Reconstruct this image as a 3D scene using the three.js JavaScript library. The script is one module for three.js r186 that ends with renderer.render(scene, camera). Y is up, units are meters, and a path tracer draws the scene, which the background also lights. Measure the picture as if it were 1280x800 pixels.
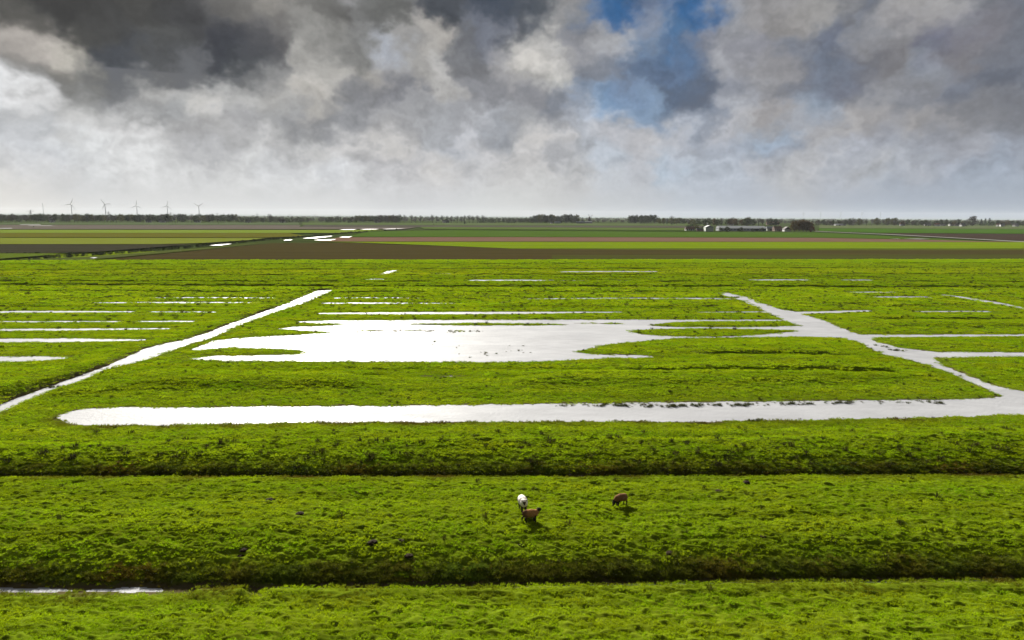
import * as THREE from 'three';
import { mergeGeometries } from 'three/addons/utils/BufferGeometryUtils.js';
import { MarchingCubes } from 'three/addons/objects/MarchingCubes.js';

// ------------------------------------------------------------------ camera
const PW = 1280, PH = 800;            // the photograph's pixels
const FOCAL = 860, CAM_H = 17, PITCH = 8.56, ROLL = 0.31;
const rad = (d) => d * Math.PI / 180;
const scene = new THREE.Scene();
const camera = new THREE.PerspectiveCamera(2 * Math.atan(400 / FOCAL) * 180 / Math.PI, 1.6, 0.5, 40000);
camera.position.set(0, CAM_H, 0);
camera.rotation.order = 'YXZ';
camera.rotation.set(rad(-PITCH), 0, rad(ROLL));
camera.updateMatrixWorld(true);

// ------------------------------------------------------------------ exposure, sun
const EXPOSURE = 3.3;
const renderer = new THREE.WebGLRenderer({ antialias: true });
renderer.setSize(1024, 640);
renderer.toneMapping = THREE.LinearToneMapping;
renderer.toneMappingExposure = EXPOSURE;
renderer.shadowMap.enabled = true;
const SUN_EL = 25, SUN_AZ = -18;      // degrees; azimuth from straight ahead, minus is left
const sunDir = new THREE.Vector3(Math.sin(rad(SUN_AZ)) * Math.cos(rad(SUN_EL)), Math.sin(rad(SUN_EL)), -Math.cos(rad(SUN_AZ)) * Math.cos(rad(SUN_EL)));
const sun = new THREE.DirectionalLight(new THREE.Color(1.0, 0.95, 0.85), 5);
sun.name = 'sun';
sun.position.copy(sunDir).multiplyScalar(300).add(new THREE.Vector3(0, 0, -90));
sun.target.position.set(0, 0, -90);
sun.castShadow = true;
sun.shadow.radius = 9;
sun.shadow.mapSize.set(2048, 2048);
Object.assign(sun.shadow.camera, { left: -160, right: 160, top: 160, bottom: -160, near: 1, far: 800 });
scene.add(sun, sun.target);

// ------------------------------------------------------------------ random numbers and noise
function rng(seed) { let a = seed >>> 0; return () => { a = (a + 0x6D2B79F5) >>> 0; let t = a; t = Math.imul(t ^ (t >>> 15), t | 1); t ^= t + Math.imul(t ^ (t >>> 7), t | 61); return ((t ^ (t >>> 14)) >>> 0) / 4294967296; }; }
const PERM = new Uint8Array(512);
{ const r = rng(77), p = [...Array(256).keys()]; for (let i = 255; i > 0; i--) { const j = Math.floor(r() * (i + 1)); [p[i], p[j]] = [p[j], p[i]]; } for (let i = 0; i < 512; i++) PERM[i] = p[i & 255]; }
const GX = new Float32Array(256), GY = new Float32Array(256);
for (let i = 0; i < 256; i++) { GX[i] = Math.cos(i * 2.399963); GY[i] = Math.sin(i * 2.399963); }
function noise(x, y) {                 // gradient noise, about -1..1
  const xi = Math.floor(x), yi = Math.floor(y), fx = x - xi, fy = y - yi, X = xi & 255, Y = yi & 255;
  const u = fx * fx * fx * (fx * (fx * 6 - 15) + 10), v = fy * fy * fy * (fy * (fy * 6 - 15) + 10);
  const a = PERM[PERM[X] + Y], b = PERM[PERM[X + 1] + Y], c = PERM[PERM[X] + Y + 1], d = PERM[PERM[X + 1] + Y + 1];
  const n00 = GX[a] * fx + GY[a] * fy, n10 = GX[b] * (fx - 1) + GY[b] * fy, n01 = GX[c] * fx + GY[c] * (fy - 1), n11 = GX[d] * (fx - 1) + GY[d] * (fy - 1);
  return 1.45 * (n00 + u * (n10 - n00) + v * (n01 + u * (n11 - n01) - n00 - u * (n10 - n00)));
}
function fbm(x, y, octaves = 4, gain = 0.5) { let s = 0, a = 1, t = 0; for (let i = 0; i < octaves; i++) { s += a * noise(x, y); t += a; a *= gain; const nx = x * 1.62 + y * 1.21 + 17.3; y = y * 1.62 - x * 1.21 + 9.1; x = nx; } return s / t; }
const clamp = (x, a = 0, b = 1) => Math.min(b, Math.max(a, x));
const lerp = (a, b, t) => a + (b - a) * t;
const smooth = (a, b, x) => { const t = clamp((x - a) / (b - a)); return t * t * (3 - 2 * t); };
const lin = (c) => { c /= 255; return c <= 0.04045 ? c / 12.92 : Math.pow((c + 0.055) / 1.055, 2.4); };

// a photograph pixel gives a direction; the ground it looks at gives the distance
const camRot = new THREE.Matrix4().extractRotation(camera.matrixWorld);
function pixelDir(px, py) { return new THREE.Vector3((px - PW / 2) / FOCAL, -(py - PH / 2) / FOCAL, -1).applyMatrix4(camRot).normalize(); }
function ground(px, py, h = 0) { const d = pixelDir(px, py), t = (h - CAM_H) / d.y; return [d.x * t, d.z * t]; }   // x, z on the plane y = h
function atDistance(px, D) { const d = pixelDir(px, 290), t = D / -d.z; return [d.x * t, -D]; }
// ------------------------------------------------------------------ sky: broken storm cloud over a pale horizon
// tones of the cloud masses: x, y seen in the photograph (made into directions), red, green, blue
const CLOUD = [
  0,5,95,93,88, 80,5,72,71,69, 160,5,80,79,76, 200,8,72,72,71, 300,5,98,96,93, 345,10,125,121,115, 400,5,95,94,91, 480,10,105,105,102, 560,5,80,84,90, 630,8,74,82,94, 670,10,88,94,101, 700,5,150,148,146, 725,10,130,132,136, 750,12,60,104,150, 775,8,52,98,145, 810,5,90,110,140, 830,10,120,130,148, 860,10,52,100,148, 880,15,60,104,150, 905,12,150,150,152, 960,10,142,140,140, 1000,20,150,148,145, 1060,8,128,128,130, 1100,10,108,114,126, 1140,10,155,152,150, 1170,20,160,157,154, 1210,10,122,124,130, 1270,8,112,115,124,
  20,50,165,158,150, 40,65,178,170,162, 75,70,190,184,172, 100,45,85,84,80, 130,40,78,78,77, 196,46,92,92,90, 204,64,84,85,86, 150,75,78,81,86, 165,95,80,83,88, 230,30,74,74,75, 290,65,68,70,76, 310,85,72,76,80, 240,85,105,106,108, 100,100,120,119,115, 60,95,105,103,98, 30,85,120,118,114, 10,110,210,209,207, 40,125,195,193,190, 100,128,150,149,146, 140,120,112,113,115, 185,112,165,163,158, 200,120,175,172,168, 215,132,150,152,153, 250,125,188,185,179, 310,115,180,178,174,
  330,60,85,85,88, 350,40,110,108,106, 395,40,140,138,133, 400,70,160,157,151, 430,60,125,124,121, 450,75,128,127,123, 410,100,172,168,161, 330,100,135,134,132, 340,125,168,165,160, 395,130,178,173,165, 440,120,125,125,127, 490,110,122,122,126, 485,70,165,168,175, 510,50,145,143,140, 530,45,165,160,153, 548,80,175,172,168, 520,80,150,147,142, 550,115,165,162,158, 470,92,168,163,155, 580,60,112,113,116, 590,85,118,118,120, 610,40,110,114,124, 600,110,135,135,138, 635,100,150,148,148, 635,60,140,140,144,
  655,30,85,90,98, 680,45,175,172,167, 660,70,195,190,182, 690,100,190,187,180, 655,95,165,162,157, 700,80,175,172,168, 730,60,140,140,144, 760,50,155,154,154, 775,60,165,166,170, 750,90,120,124,132, 770,100,132,134,140, 655,120,130,130,134, 690,130,115,120,130, 735,120,115,130,150, 740,135,180,182,186, 760,128,110,145,178, 790,85,95,112,135, 800,60,100,124,152, 815,30,140,146,158, 840,50,75,112,150, 860,80,92,118,150, 800,130,128,148,170, 785,120,110,130,158, 825,75,98,115,140, 850,115,90,103,122, 875,95,100,108,122, 890,60,118,122,134, 880,125,95,103,118, 910,50,150,150,153, 915,80,160,160,163, 940,65,135,135,141, 930,115,115,119,130, 950,105,150,149,150, 920,130,165,167,172,
  985,25,145,141,138, 970,90,140,138,139, 1000,60,120,124,133, 1040,50,108,114,128, 1035,80,112,120,134, 1030,105,120,128,142, 1015,135,135,150,165, 1000,110,118,120,128, 1060,110,108,111,123, 1065,85,115,118,127, 1095,45,142,143,147, 1120,30,150,147,145, 1090,80,118,116,118, 1110,60,122,120,121, 1160,40,102,104,122, 1165,80,145,150,158, 1185,60,106,107,122, 1200,70,130,126,126, 1230,40,125,123,128, 1260,60,115,118,126, 1260,100,102,107,118, 1150,105,125,124,126, 1095,117,145,145,147, 1130,125,132,134,140, 1190,110,112,117,128, 1230,130,125,125,128, 1270,130,118,119,124,
  10,150,175,175,174, 30,170,195,196,197, 50,155,165,165,164, 100,150,195,193,189, 130,145,160,159,156, 150,150,195,193,190, 190,145,135,135,134, 230,155,165,163,161, 250,165,160,158,156, 290,150,170,168,166, 310,145,150,149,149, 10,195,195,195,195, 60,180,200,201,202, 100,180,205,205,203, 150,185,208,207,204, 170,180,198,196,193, 210,180,180,178,175, 240,185,165,164,164, 270,190,168,167,167, 300,195,195,194,191, 60,220,205,204,202, 20,230,212,210,206, 120,215,210,210,208, 180,205,212,211,208, 240,210,205,204,201, 150,235,214,213,210, 280,220,208,207,204, 30,255,225,220,212, 150,255,218,215,210, 280,255,217,215,211, 0,268,228,220,208,
  350,145,150,149,147, 370,165,140,140,141, 410,150,130,130,131, 440,145,145,145,146, 450,160,142,142,144, 340,175,180,178,175, 360,190,165,163,161, 400,185,195,193,189, 480,180,202,198,192, 440,190,198,195,191, 500,145,155,154,154, 490,165,160,158,157, 470,205,165,163,163, 495,208,172,170,170, 520,150,150,150,151, 545,165,165,166,168, 570,150,148,148,150, 575,195,160,163,168, 600,165,180,180,182, 620,160,150,152,156, 635,170,140,143,148, 555,215,205,200,193, 520,215,180,178,177, 590,220,188,187,187, 610,195,190,188,187, 630,220,190,188,185, 350,215,205,205,204, 420,215,203,204,205, 430,235,209,208,206, 500,230,205,204,202, 350,245,213,212,209, 560,240,205,204,203, 400,260,216,214,210, 600,255,208,208,205, 630,265,208,207,203,
  650,150,150,150,151, 690,150,140,141,144, 720,150,150,152,157, 670,175,195,191,186, 700,180,190,187,184, 690,195,150,151,155, 725,190,150,153,158, 660,210,190,187,184, 735,165,175,178,183, 760,160,180,181,184, 810,145,130,150,172, 830,145,110,128,150, 845,160,185,184,185, 880,150,120,130,145, 870,165,150,156,166, 900,160,172,171,173, 930,150,165,163,163, 780,170,165,165,168, 800,180,178,176,176, 850,190,172,173,178, 840,205,175,190,203, 770,210,180,187,195, 720,215,182,181,180, 800,210,175,175,178, 900,185,160,165,174, 930,180,145,154,166, 950,205,175,175,178, 880,215,172,178,186, 700,240,195,194,191, 800,240,188,190,192, 900,240,178,184,192, 660,260,205,204,200, 760,260,195,197,198, 860,260,184,190,196, 940,260,176,182,190,
  970,150,150,145,142, 970,172,145,162,180, 1000,150,158,158,162, 1015,170,160,158,158, 1030,145,140,146,156, 1055,160,165,161,158, 1080,150,150,147,146, 1100,165,148,147,149, 1150,165,158,154,151, 1180,150,140,138,138, 1250,150,125,127,132, 980,195,140,147,160, 1020,205,170,169,170, 1070,190,155,157,165, 1100,185,138,143,154, 1085,212,185,182,178, 1060,200,162,166,174, 1140,208,175,172,170, 1150,190,140,145,155, 1195,185,165,164,167, 1180,175,135,140,150, 1200,200,160,160,166, 1240,200,142,152,165, 1270,180,140,143,151, 1270,205,150,155,165, 1130,220,150,157,168, 1200,220,150,157,168, 990,232,185,183,178, 970,215,170,172,176, 1050,235,170,175,183, 1150,240,163,171,182, 1250,235,158,167,178, 970,260,174,180,189, 1100,260,168,176,186, 1200,260,164,172,182, 1275,262,162,170,180,
];
const SKY_W = 4096, SKY_H = 2048;
const skyData = new Float32Array(SKY_W * SKY_H * 4);
{
  const pts = [];
  for (let i = 0; i < CLOUD.length; i += 5) {
    const d = pixelDir(CLOUD[i], CLOUD[i + 1]);
    const low = smooth(4.5, 1.5, Math.asin(d.y) * 180 / Math.PI);
    pts.push([Math.atan2(d.x, -d.z) * 180 / Math.PI, Math.asin(d.y) * 180 / Math.PI, lin(CLOUD[i + 2]) * 0.975, lin(CLOUD[i + 3]), lin(CLOUD[i + 4]) * 1.035, 1.2 + 1.1 * low]);
  }
  const RAD = 180 / Math.PI;
  for (let j = 0; j < SKY_H; j++) {
    const el = ((j + 0.5) / SKY_H - 0.5) * Math.PI, dy = Math.sin(el), ce = Math.cos(el), elD = el * RAD;
    for (let i = 0; i < SKY_W; i++) {
      const k = 4 * (j * SKY_W + i);
      skyData[k + 3] = 1;
      if (elD < -0.6) { skyData[k] = 0.1; skyData[k + 1] = 0.11; skyData[k + 2] = 0.09; continue; }
      const a = ((i + 0.5) / SKY_W - 0.5) * 2 * Math.PI, dx = Math.cos(a) * ce, dz = Math.sin(a) * ce;
      const azD = Math.atan2(dx, -dz) * RAD, y0 = Math.max(dy, 0);
      const q = 1 / (y0 + 0.3), qx = dx * q, qz = dz * q;
      const calm = smooth(0.6, 3.6, elD);                  // smooth air low over the horizon
      const ahead = smooth(150, 100, Math.abs(azD)), U = azD, V = elD * 1.35;
      const n1 = ahead * fbm(U / 5 + 5, V / 5, 6, 0.66), n2 = ahead * fbm(U / 5 + 40, V / 5 + 13, 6, 0.66);
      // cloud beyond the photograph's edges: the same broken storm cloud
      const g = clamp(0.5 + 0.75 * fbm(qx * 1.1 + 60, qz * 1.1 + 3, 5, 0.55) + 0.1 * n1);
      const hz = smooth(14, 1, elD);
      let r = lerp(lerp(0.085, 0.40, g), 0.52, hz), gg = lerp(lerp(0.09, 0.40, g), 0.53, hz), b = lerp(lerp(0.105, 0.41, g), 0.55, hz), w = 0.012;
      r *= w; gg *= w; b *= w;
      if (azD > -52 && azD < 52 && elD < 30) {
        const wa = azD + 3.3 * n1 * (0.3 + 0.7 * calm), we = elD + 2.4 * n2 * (0.15 + 0.85 * calm);
        for (const p of pts) {
          const ex = (wa - p[0]) / p[5], ey = (we - p[1]) / (p[5] * 0.82), d2 = ex * ex + ey * ey;
          if (d2 > 14) continue;
          const e = Math.exp(-d2 * 0.95);
          r += p[2] * e; gg += p[3] * e; b += p[4] * e; w += e;
        }
      }
      r /= w; gg /= w; b /= w;
      { const k2 = Math.pow((r + gg + b) / 0.78, 0.22 * smooth(3, 8, elD)); r *= k2; gg *= k2; b *= k2; }
      // wisps and billows
      const bil = 1 - 2 * Math.abs(fbm(U / 3.4 + 20, V / 3.4 + 50, 6, 0.6)), fine = fbm(U / 1.3 + 70 + n1 * 3, V / 1.3 + 50 + n2 * 3, 5, 0.66);
      const m = 1 + calm * ahead * (0.22 * (bil - 0.5) + 0.34 * fine);
      // thin bright cloud round the hidden sun
      const cs = clamp(dx * sunDir.x + dy * sunDir.y + dz * sunDir.z, -1, 1), ang = Math.acos(cs) * RAD;
      const glow = 3.5 * Math.exp(-(ang * ang) / 24);
      skyData[k] = (r * m + glow) / EXPOSURE; skyData[k + 1] = (gg * m + glow * 0.97) / EXPOSURE; skyData[k + 2] = (b * m + glow * 0.9) / EXPOSURE;
    }
  }
}
const sky = new THREE.DataTexture(skyData, SKY_W, SKY_H, THREE.RGBAFormat, THREE.FloatType);
sky.mapping = THREE.EquirectangularReflectionMapping;
sky.magFilter = THREE.LinearFilter; sky.minFilter = THREE.LinearFilter;
sky.wrapS = THREE.RepeatWrapping;
sky.needsUpdate = true;
scene.background = sky;
scene.environment = sky;
// ------------------------------------------------------------------ helpers for things
const used = {};
function numbered(name) { const n = used[name] = (used[name] ?? -1) + 1; return n ? `${name}_${String(n).padStart(3, '0')}` : name; }
function tag(o, label, category, group) { o.userData.label = label; o.userData.category = category; if (group) o.userData.group = group; return o; }
function shade(o) { o.traverse((c) => { if (c.isMesh) { c.castShadow = true; c.receiveShadow = true; } }); return o; }
function structure(name, geometry, material, label) { const m = new THREE.Mesh(geometry, material); m.name = numbered(name); m.userData.kind = 'structure'; if (label) m.userData.label = label; shade(m); scene.add(m); return m; }
function part(name, geometry, material, parent) { const m = new THREE.Mesh(geometry, material); m.name = name; parent.add(m); return m; }
function thing(name, label, category, group) { const g = new THREE.Group(); g.name = numbered(name); tag(g, label, category, group); scene.add(g); return g; }
function copyOf(o, label, group) { const c = o.clone(); c.name = numbered(o.name.replace(/_\d{3}$/, '')); c.userData = { ...o.userData }; if (label) c.userData.label = label; if (group) c.userData.group = group; scene.add(c); return c; }
const rgb = (r, g, b) => new THREE.Color().setRGB(r, g, b);

// ------------------------------------------------------------------ where water stands (outlines seen in the photograph, laid on the ground plane)
const world = (list) => { const out = []; for (let i = 0; i < list.length; i += 2) { const [x, z] = ground(list[i], list[i + 1]); out.push([x, -z]); } return out; };   // [x, distance ahead]
function band(list, halfWidth) {         // a strip of even width along a line
  const c = world(list), up = [], dn = [];
  for (let i = 0; i < c.length; i++) {
    const a = c[Math.max(0, i - 1)], b = c[Math.min(c.length - 1, i + 1)], L = Math.hypot(b[0] - a[0], b[1] - a[1]), nx = -(b[1] - a[1]) / L, ny = (b[0] - a[0]) / L;
    const hw = Array.isArray(halfWidth) ? halfWidth[i] : halfWidth;
    up.push([c[i][0] + nx * hw, c[i][1] + ny * hw]); dn.push([c[i][0] - nx * hw, c[i][1] - ny * hw]);
  }
  return [...up, ...dn.reverse()];
}
const POND = [[0, 0.03], [0.8, 0.055], [3, 0.12], [8, 0.26], [20, 0.45]];
const CANAL = [[0, 0.05], [0.5, 0.2], [1.5, 0.3], [6, 0.45], [15, 0.6]];
const HIGH = [[0, 0.05], [0.5, 0.5], [1.3, 1.0], [3, 1.25], [12, 0.9]];
const FAR_BANK = [[0, 0.02], [0.22, 0.26], [0.7, 0.46], [2.4, 0.86], [6, 1.22], [12, 1.4]];
const SOFT_BANK = [[0, 0.02], [0.3, 0.14], [0.8, 0.34], [2.4, 0.82], [6, 1.22], [12, 1.4]];
const NEAR_BANK = [[0, 0.03], [0.2, 0.34], [0.6, 0.5], [3, 0.72], [8, 1.0], [12, 1.2]];
const LOW_BANK = [[0, 0.02], [0.3, 0.07], [0.9, 0.2], [3, 0.6], [8, 1.0], [12, 1.2]];
const WATER = [];                       // { poly, edge: raggedness, profile(side), hole }
const addWater = (poly, edge, profile, side) => WATER.push({ poly, edge, profile, side });
// the long pool across the pasture, running into the right-hand canal
addWater(world([70, 522, 82, 515, 105, 511, 150, 509, 300, 508, 480, 507, 640, 505, 800, 503, 1000, 501, 1100, 500, 1200, 499.5, 1254, 496, 1237, 488, 1214, 478, 1188, 466.5, 1165, 458, 1139, 450, 1106, 443.5, 1076, 428.7, 1057, 423, 995, 420, 991, 415, 1003, 408, 981, 401, 971, 396, 955, 389, 939, 381, 919, 373, 895, 366.4, 909, 366, 932, 370.5, 952, 379, 975, 386.5, 1001, 391, 1008, 394, 1031, 401, 1050, 409, 1070, 417, 1096, 421, 1090, 425.5, 1119, 433.5, 1142, 437, 1172, 440, 1168, 448.4, 1181, 458, 1204, 466.5, 1227, 476, 1247, 483, 1280, 489, 1400, 512, 1400, 519, 1280, 518.5, 1130, 523, 1000, 525, 870, 528, 760, 527, 640, 527.5, 480, 528, 300, 530, 200, 532, 110, 532, 80, 529]), 0.32, POND);
// side arms of the right-hand canal
addWater(world([990, 390, 1086, 387.6, 1090, 389.6, 1000, 392.5]), 0.2, POND);
addWater(world([1080, 418.5, 1280, 418, 1420, 418, 1420, 420, 1280, 420.4, 1096, 421.8]), 0.25, POND);
addWater(world([1160, 440, 1280, 440.5, 1420, 440, 1420, 444.5, 1280, 445.3, 1175, 447.4]), 0.3, POND);
// the left-hand canal
const LEFT_CANAL_MID = world([406, 362.5, 368, 379, 330, 392, 296, 404.5, 262, 418.5, 234, 427, 205, 435.5, 184, 442, 160, 451, 132, 459.8, 101, 472.5, 65, 484, 34, 497, 0, 510.5, -160, 575]);
addWater(world([396, 363, 356, 380, 322, 392, 289, 404, 255, 417, 232, 424, 201, 430.5, 181, 435.6, 158, 446, 134, 457, 101, 469, 67, 481, 34, 493, 0, 505, -160, 566, -160, 586, 0, 516.5, 34, 501.5, 64, 488, 101, 477, 131, 463, 161, 456, 188, 448.5, 208, 441, 235, 431, 269, 421, 302, 405.5, 339, 392.5, 380, 379, 417, 362.7]), 0.22, CANAL, (x, d) => {
  let best = 0; for (let i = 0; i + 1 < LEFT_CANAL_MID.length; i++) { const a = LEFT_CANAL_MID[i], b = LEFT_CANAL_MID[i + 1]; if ((d <= a[1] && d >= b[1]) || i === 0) best = lerp(a[0], b[0], clamp((a[1] - d) / (a[1] - b[1]))); }
  return x < best ? HIGH : CANAL;
});
// the flooded meadow between the canals
addWater(world([226, 448.6, 269, 445.3, 318, 444.3, 368, 443.2, 384, 439.5, 375, 437.4, 330, 436, 286, 434.5, 250, 437.5, 240, 437, 269, 425.6, 305, 422, 364, 419, 404, 416.4, 420, 415, 380, 413.5, 348, 411.2, 370, 408.5, 410, 407, 440, 405, 400, 404, 366, 402.3, 400, 400.8, 520, 400, 640, 399.8, 800, 399.5, 978, 399.7, 975, 401.3, 886, 401.6, 842, 402.8, 808, 406.5, 842, 408.9, 929, 409, 1000, 407.5, 1000, 413, 929, 411.2, 871, 410.6, 813, 411.7, 784, 413.5, 802, 418, 842, 420.3, 900, 420.9, 929, 420.2, 990, 415, 1010, 421, 990, 421, 842, 423, 802, 426.8, 764, 429.8, 735, 436, 718, 439.8, 735, 442.4, 779, 443.8, 825, 445.2, 813, 446.9, 756, 448, 712, 450, 683, 451.6, 640, 452.6, 500, 452.3, 286, 451.5]), 0.38, POND);
const thin = (list, hw, edge = 0.2) => addWater(band(list, Array.isArray(hw) ? hw.map((w) => w * 0.85) : hw * 0.85), edge, POND);
thin([415, 372.6, 470, 372.2, 525, 372.5], [0.7, 1.1, 0.4]);
thin([402, 379.2, 480, 379, 580, 379.4], [1.0, 1.3, 0.5]);
thin([655, 373.6, 760, 373, 860, 373.2, 912, 373.4], [0.5, 1.2, 1.3, 1.4]);
thin([397, 392, 500, 391.6, 640, 391.2, 779, 390.2], [0.8, 1.7, 1.8, 0.6]);
thin([868, 390.4, 960, 390], [0.4, 1.0]);
thin([183, 372.3, 260, 372.2, 347, 372.4], [0.6, 1.2, 0.6]);
thin([115, 378.4, 220, 378.2, 326, 378.2], [0.7, 1.2, 0.8]);
thin([-60, 390, 60, 389.7, 168, 389.8], [1.3, 1.4, 0.7]); thin([188, 389.9, 270, 390.2], [0.6, 0.5], 0.3);
thin([-60, 402.4, 50, 402.2, 150, 402], [0.8, 0.8, 0.5], 0.3); thin([172, 401.8, 243, 401.8], [0.8, 0.8]);
thin([-60, 412.5, 90, 412, 214, 410.9], [1.1, 1.2, 0.6]);
thin([-60, 426, 80, 425.4, 180, 425.2], [1.7, 1.8, 0.7]);
thin([-60, 449.4, 0, 449.2, 50, 448.2, 85, 447.4], [1.9, 1.9, 1.6, 0.5]);
thin([474, 343, 482, 342, 488, 339.4, 497, 337.6], [0.8, 1.7, 1.5, 0.8]);
thin([458, 349.4, 480, 349], [1.0, 1.4]);
thin([585, 350.6, 640, 350.4, 692, 350.6], [1.8, 2.4, 1.6]); thin([700, 350.8, 790, 350.6], [0.6, 0.6], 0.6);
thin([700, 339.9, 760, 339.6, 822, 339.6], [2.2, 2.8, 2.2], 0.6);
thin([544, 342.2, 566, 342.2], 0.8, 0.4);
thin([-20, 347.6, 10, 347, 30, 346.4, 48, 346.2], [1.4, 1.2, 0.5, 1.3], 0.4);
thin([935, 350.2, 1012, 350], [2.2, 2.4]); thin([1050, 350.2, 1094, 350.2], [1.9, 1.9]);
thin([1062, 365.6, 1120, 365.4], [1.4, 1.6], 0.4); thin([1088, 371.4, 1162, 371.6], [1.3, 1.7], 0.6);
thin([1146, 389.6, 1240, 389.4], [0.8, 1.0], 0.3);
thin([1176, 368.4, 1200, 371.4, 1240, 378, 1280, 385.4, 1400, 406], [1.2, 1.5, 1.4, 1.3, 1.3], 0.3);
thin([530, 470.4, 580, 470.3], [0.14, 0.14], 0.1);
// ditches between the near strips of pasture
const DITCH = [world([-200, 738.5, 0, 737.5, 160, 737.2, 320, 737.2, 440, 737.6, 640, 735.5, 800, 732.5, 960, 729.5, 1280, 728, 1480, 728]), world([-200, 600.5, 0, 599.8, 320, 599.2, 640, 599.2, 960, 598, 1280, 597, 1480, 597])];
const lineAt = (line, x) => { if (x <= line[0][0]) return line[0][1]; for (let i = 0; i + 1 < line.length; i++) if (x <= line[i + 1][0]) return lerp(line[i][1], line[i + 1][1], (x - line[i][0]) / (line[i + 1][0] - line[i][0])); return line[line.length - 1][1]; };
const bandAlong = (line, hw) => [...line.map(([x, d], i) => [x, d + (hw[i] ?? hw)]), ...line.map(([x, d], i) => [x, d - (hw[i] ?? hw)]).reverse()];
addWater(bandAlong(DITCH[0], [0.27, 0.27, 0.25, 0.22, 0.2, 0.2, 0.26, 0.26, 0.26, 0.26]), 0.12, FAR_BANK, (x, d) => d > lineAt(DITCH[0], x) ? (x < -13 ? SOFT_BANK : FAR_BANK) : x < -14 + 5 * noise(x / 3, 2.5) ? LOW_BANK : NEAR_BANK);
addWater(bandAlong(DITCH[1], 0.3), 0.12, FAR_BANK, (x, d) => d > lineAt(DITCH[1], x) ? FAR_BANK : NEAR_BANK);
// dry furrows
const FURROW = [
  [[-100, 357, 0, 357, 400, 358.6, 640, 359.3, 900, 359, 1280, 360.2, 1380, 360.4], 1.1, 1.5], [[0, 331.5, 640, 330.6, 1280, 329.6], 0.6, 1.8], [[-100, 339.4, 640, 337, 1280, 335.6], 0.6, 1.7], [[-100, 345.6, 640, 344.6, 1280, 343.4], 0.65, 1.5], [[-100, 352.6, 640, 353.8, 1280, 353.4], 0.6, 1.3],
  [[-100, 365.4, 380, 366, 640, 366.4, 880, 366.6], 0.45, 1.0], [[-100, 384.6, 300, 384.2], 0.5, 0.9], [[-100, 396.4, 260, 395.6], 0.5, 0.9], [[-100, 407.2, 240, 406.6], 0.45, 0.8], [[-100, 418.4, 210, 417.6], 0.45, 0.8], [[-100, 436.5, 150, 436], 0.3, 0.7],
  [[330, 462.6, 640, 463, 1000, 464.6, 1120, 466], 0.5, 0.7], [[800, 443.2, 940, 444.2, 1080, 445.4], 0.5, 0.7], [[240, 470.6, 640, 470.8, 1000, 472], 0.14, 0.5],
  [[1100, 378.4, 1280, 379.4, 1400, 380], 0.45, 0.9], [[1090, 400.5, 1280, 401.5, 1400, 402], 0.45, 0.9], [[960, 361.5, 1180, 362.5], 0.2, 0.9],
  [[-100, 759, 0, 759, 320, 758, 640, 757, 1280, 752], 0.14, 0.45], [[-100, 778, 640, 776, 1400, 771], 0.1, 0.4], [[-100, 640, 640, 641, 1400, 639], 0.08, 0.5], [[-100, 668, 640, 668, 1400, 665], 0.1, 0.5], [[-100, 568, 640, 567, 1400, 563], 0.12, 0.5], [[-100, 552, 640, 550, 1400, 546], 0.1, 0.5],
].map(([l, depth, w]) => [world(l), depth, w]);

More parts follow.
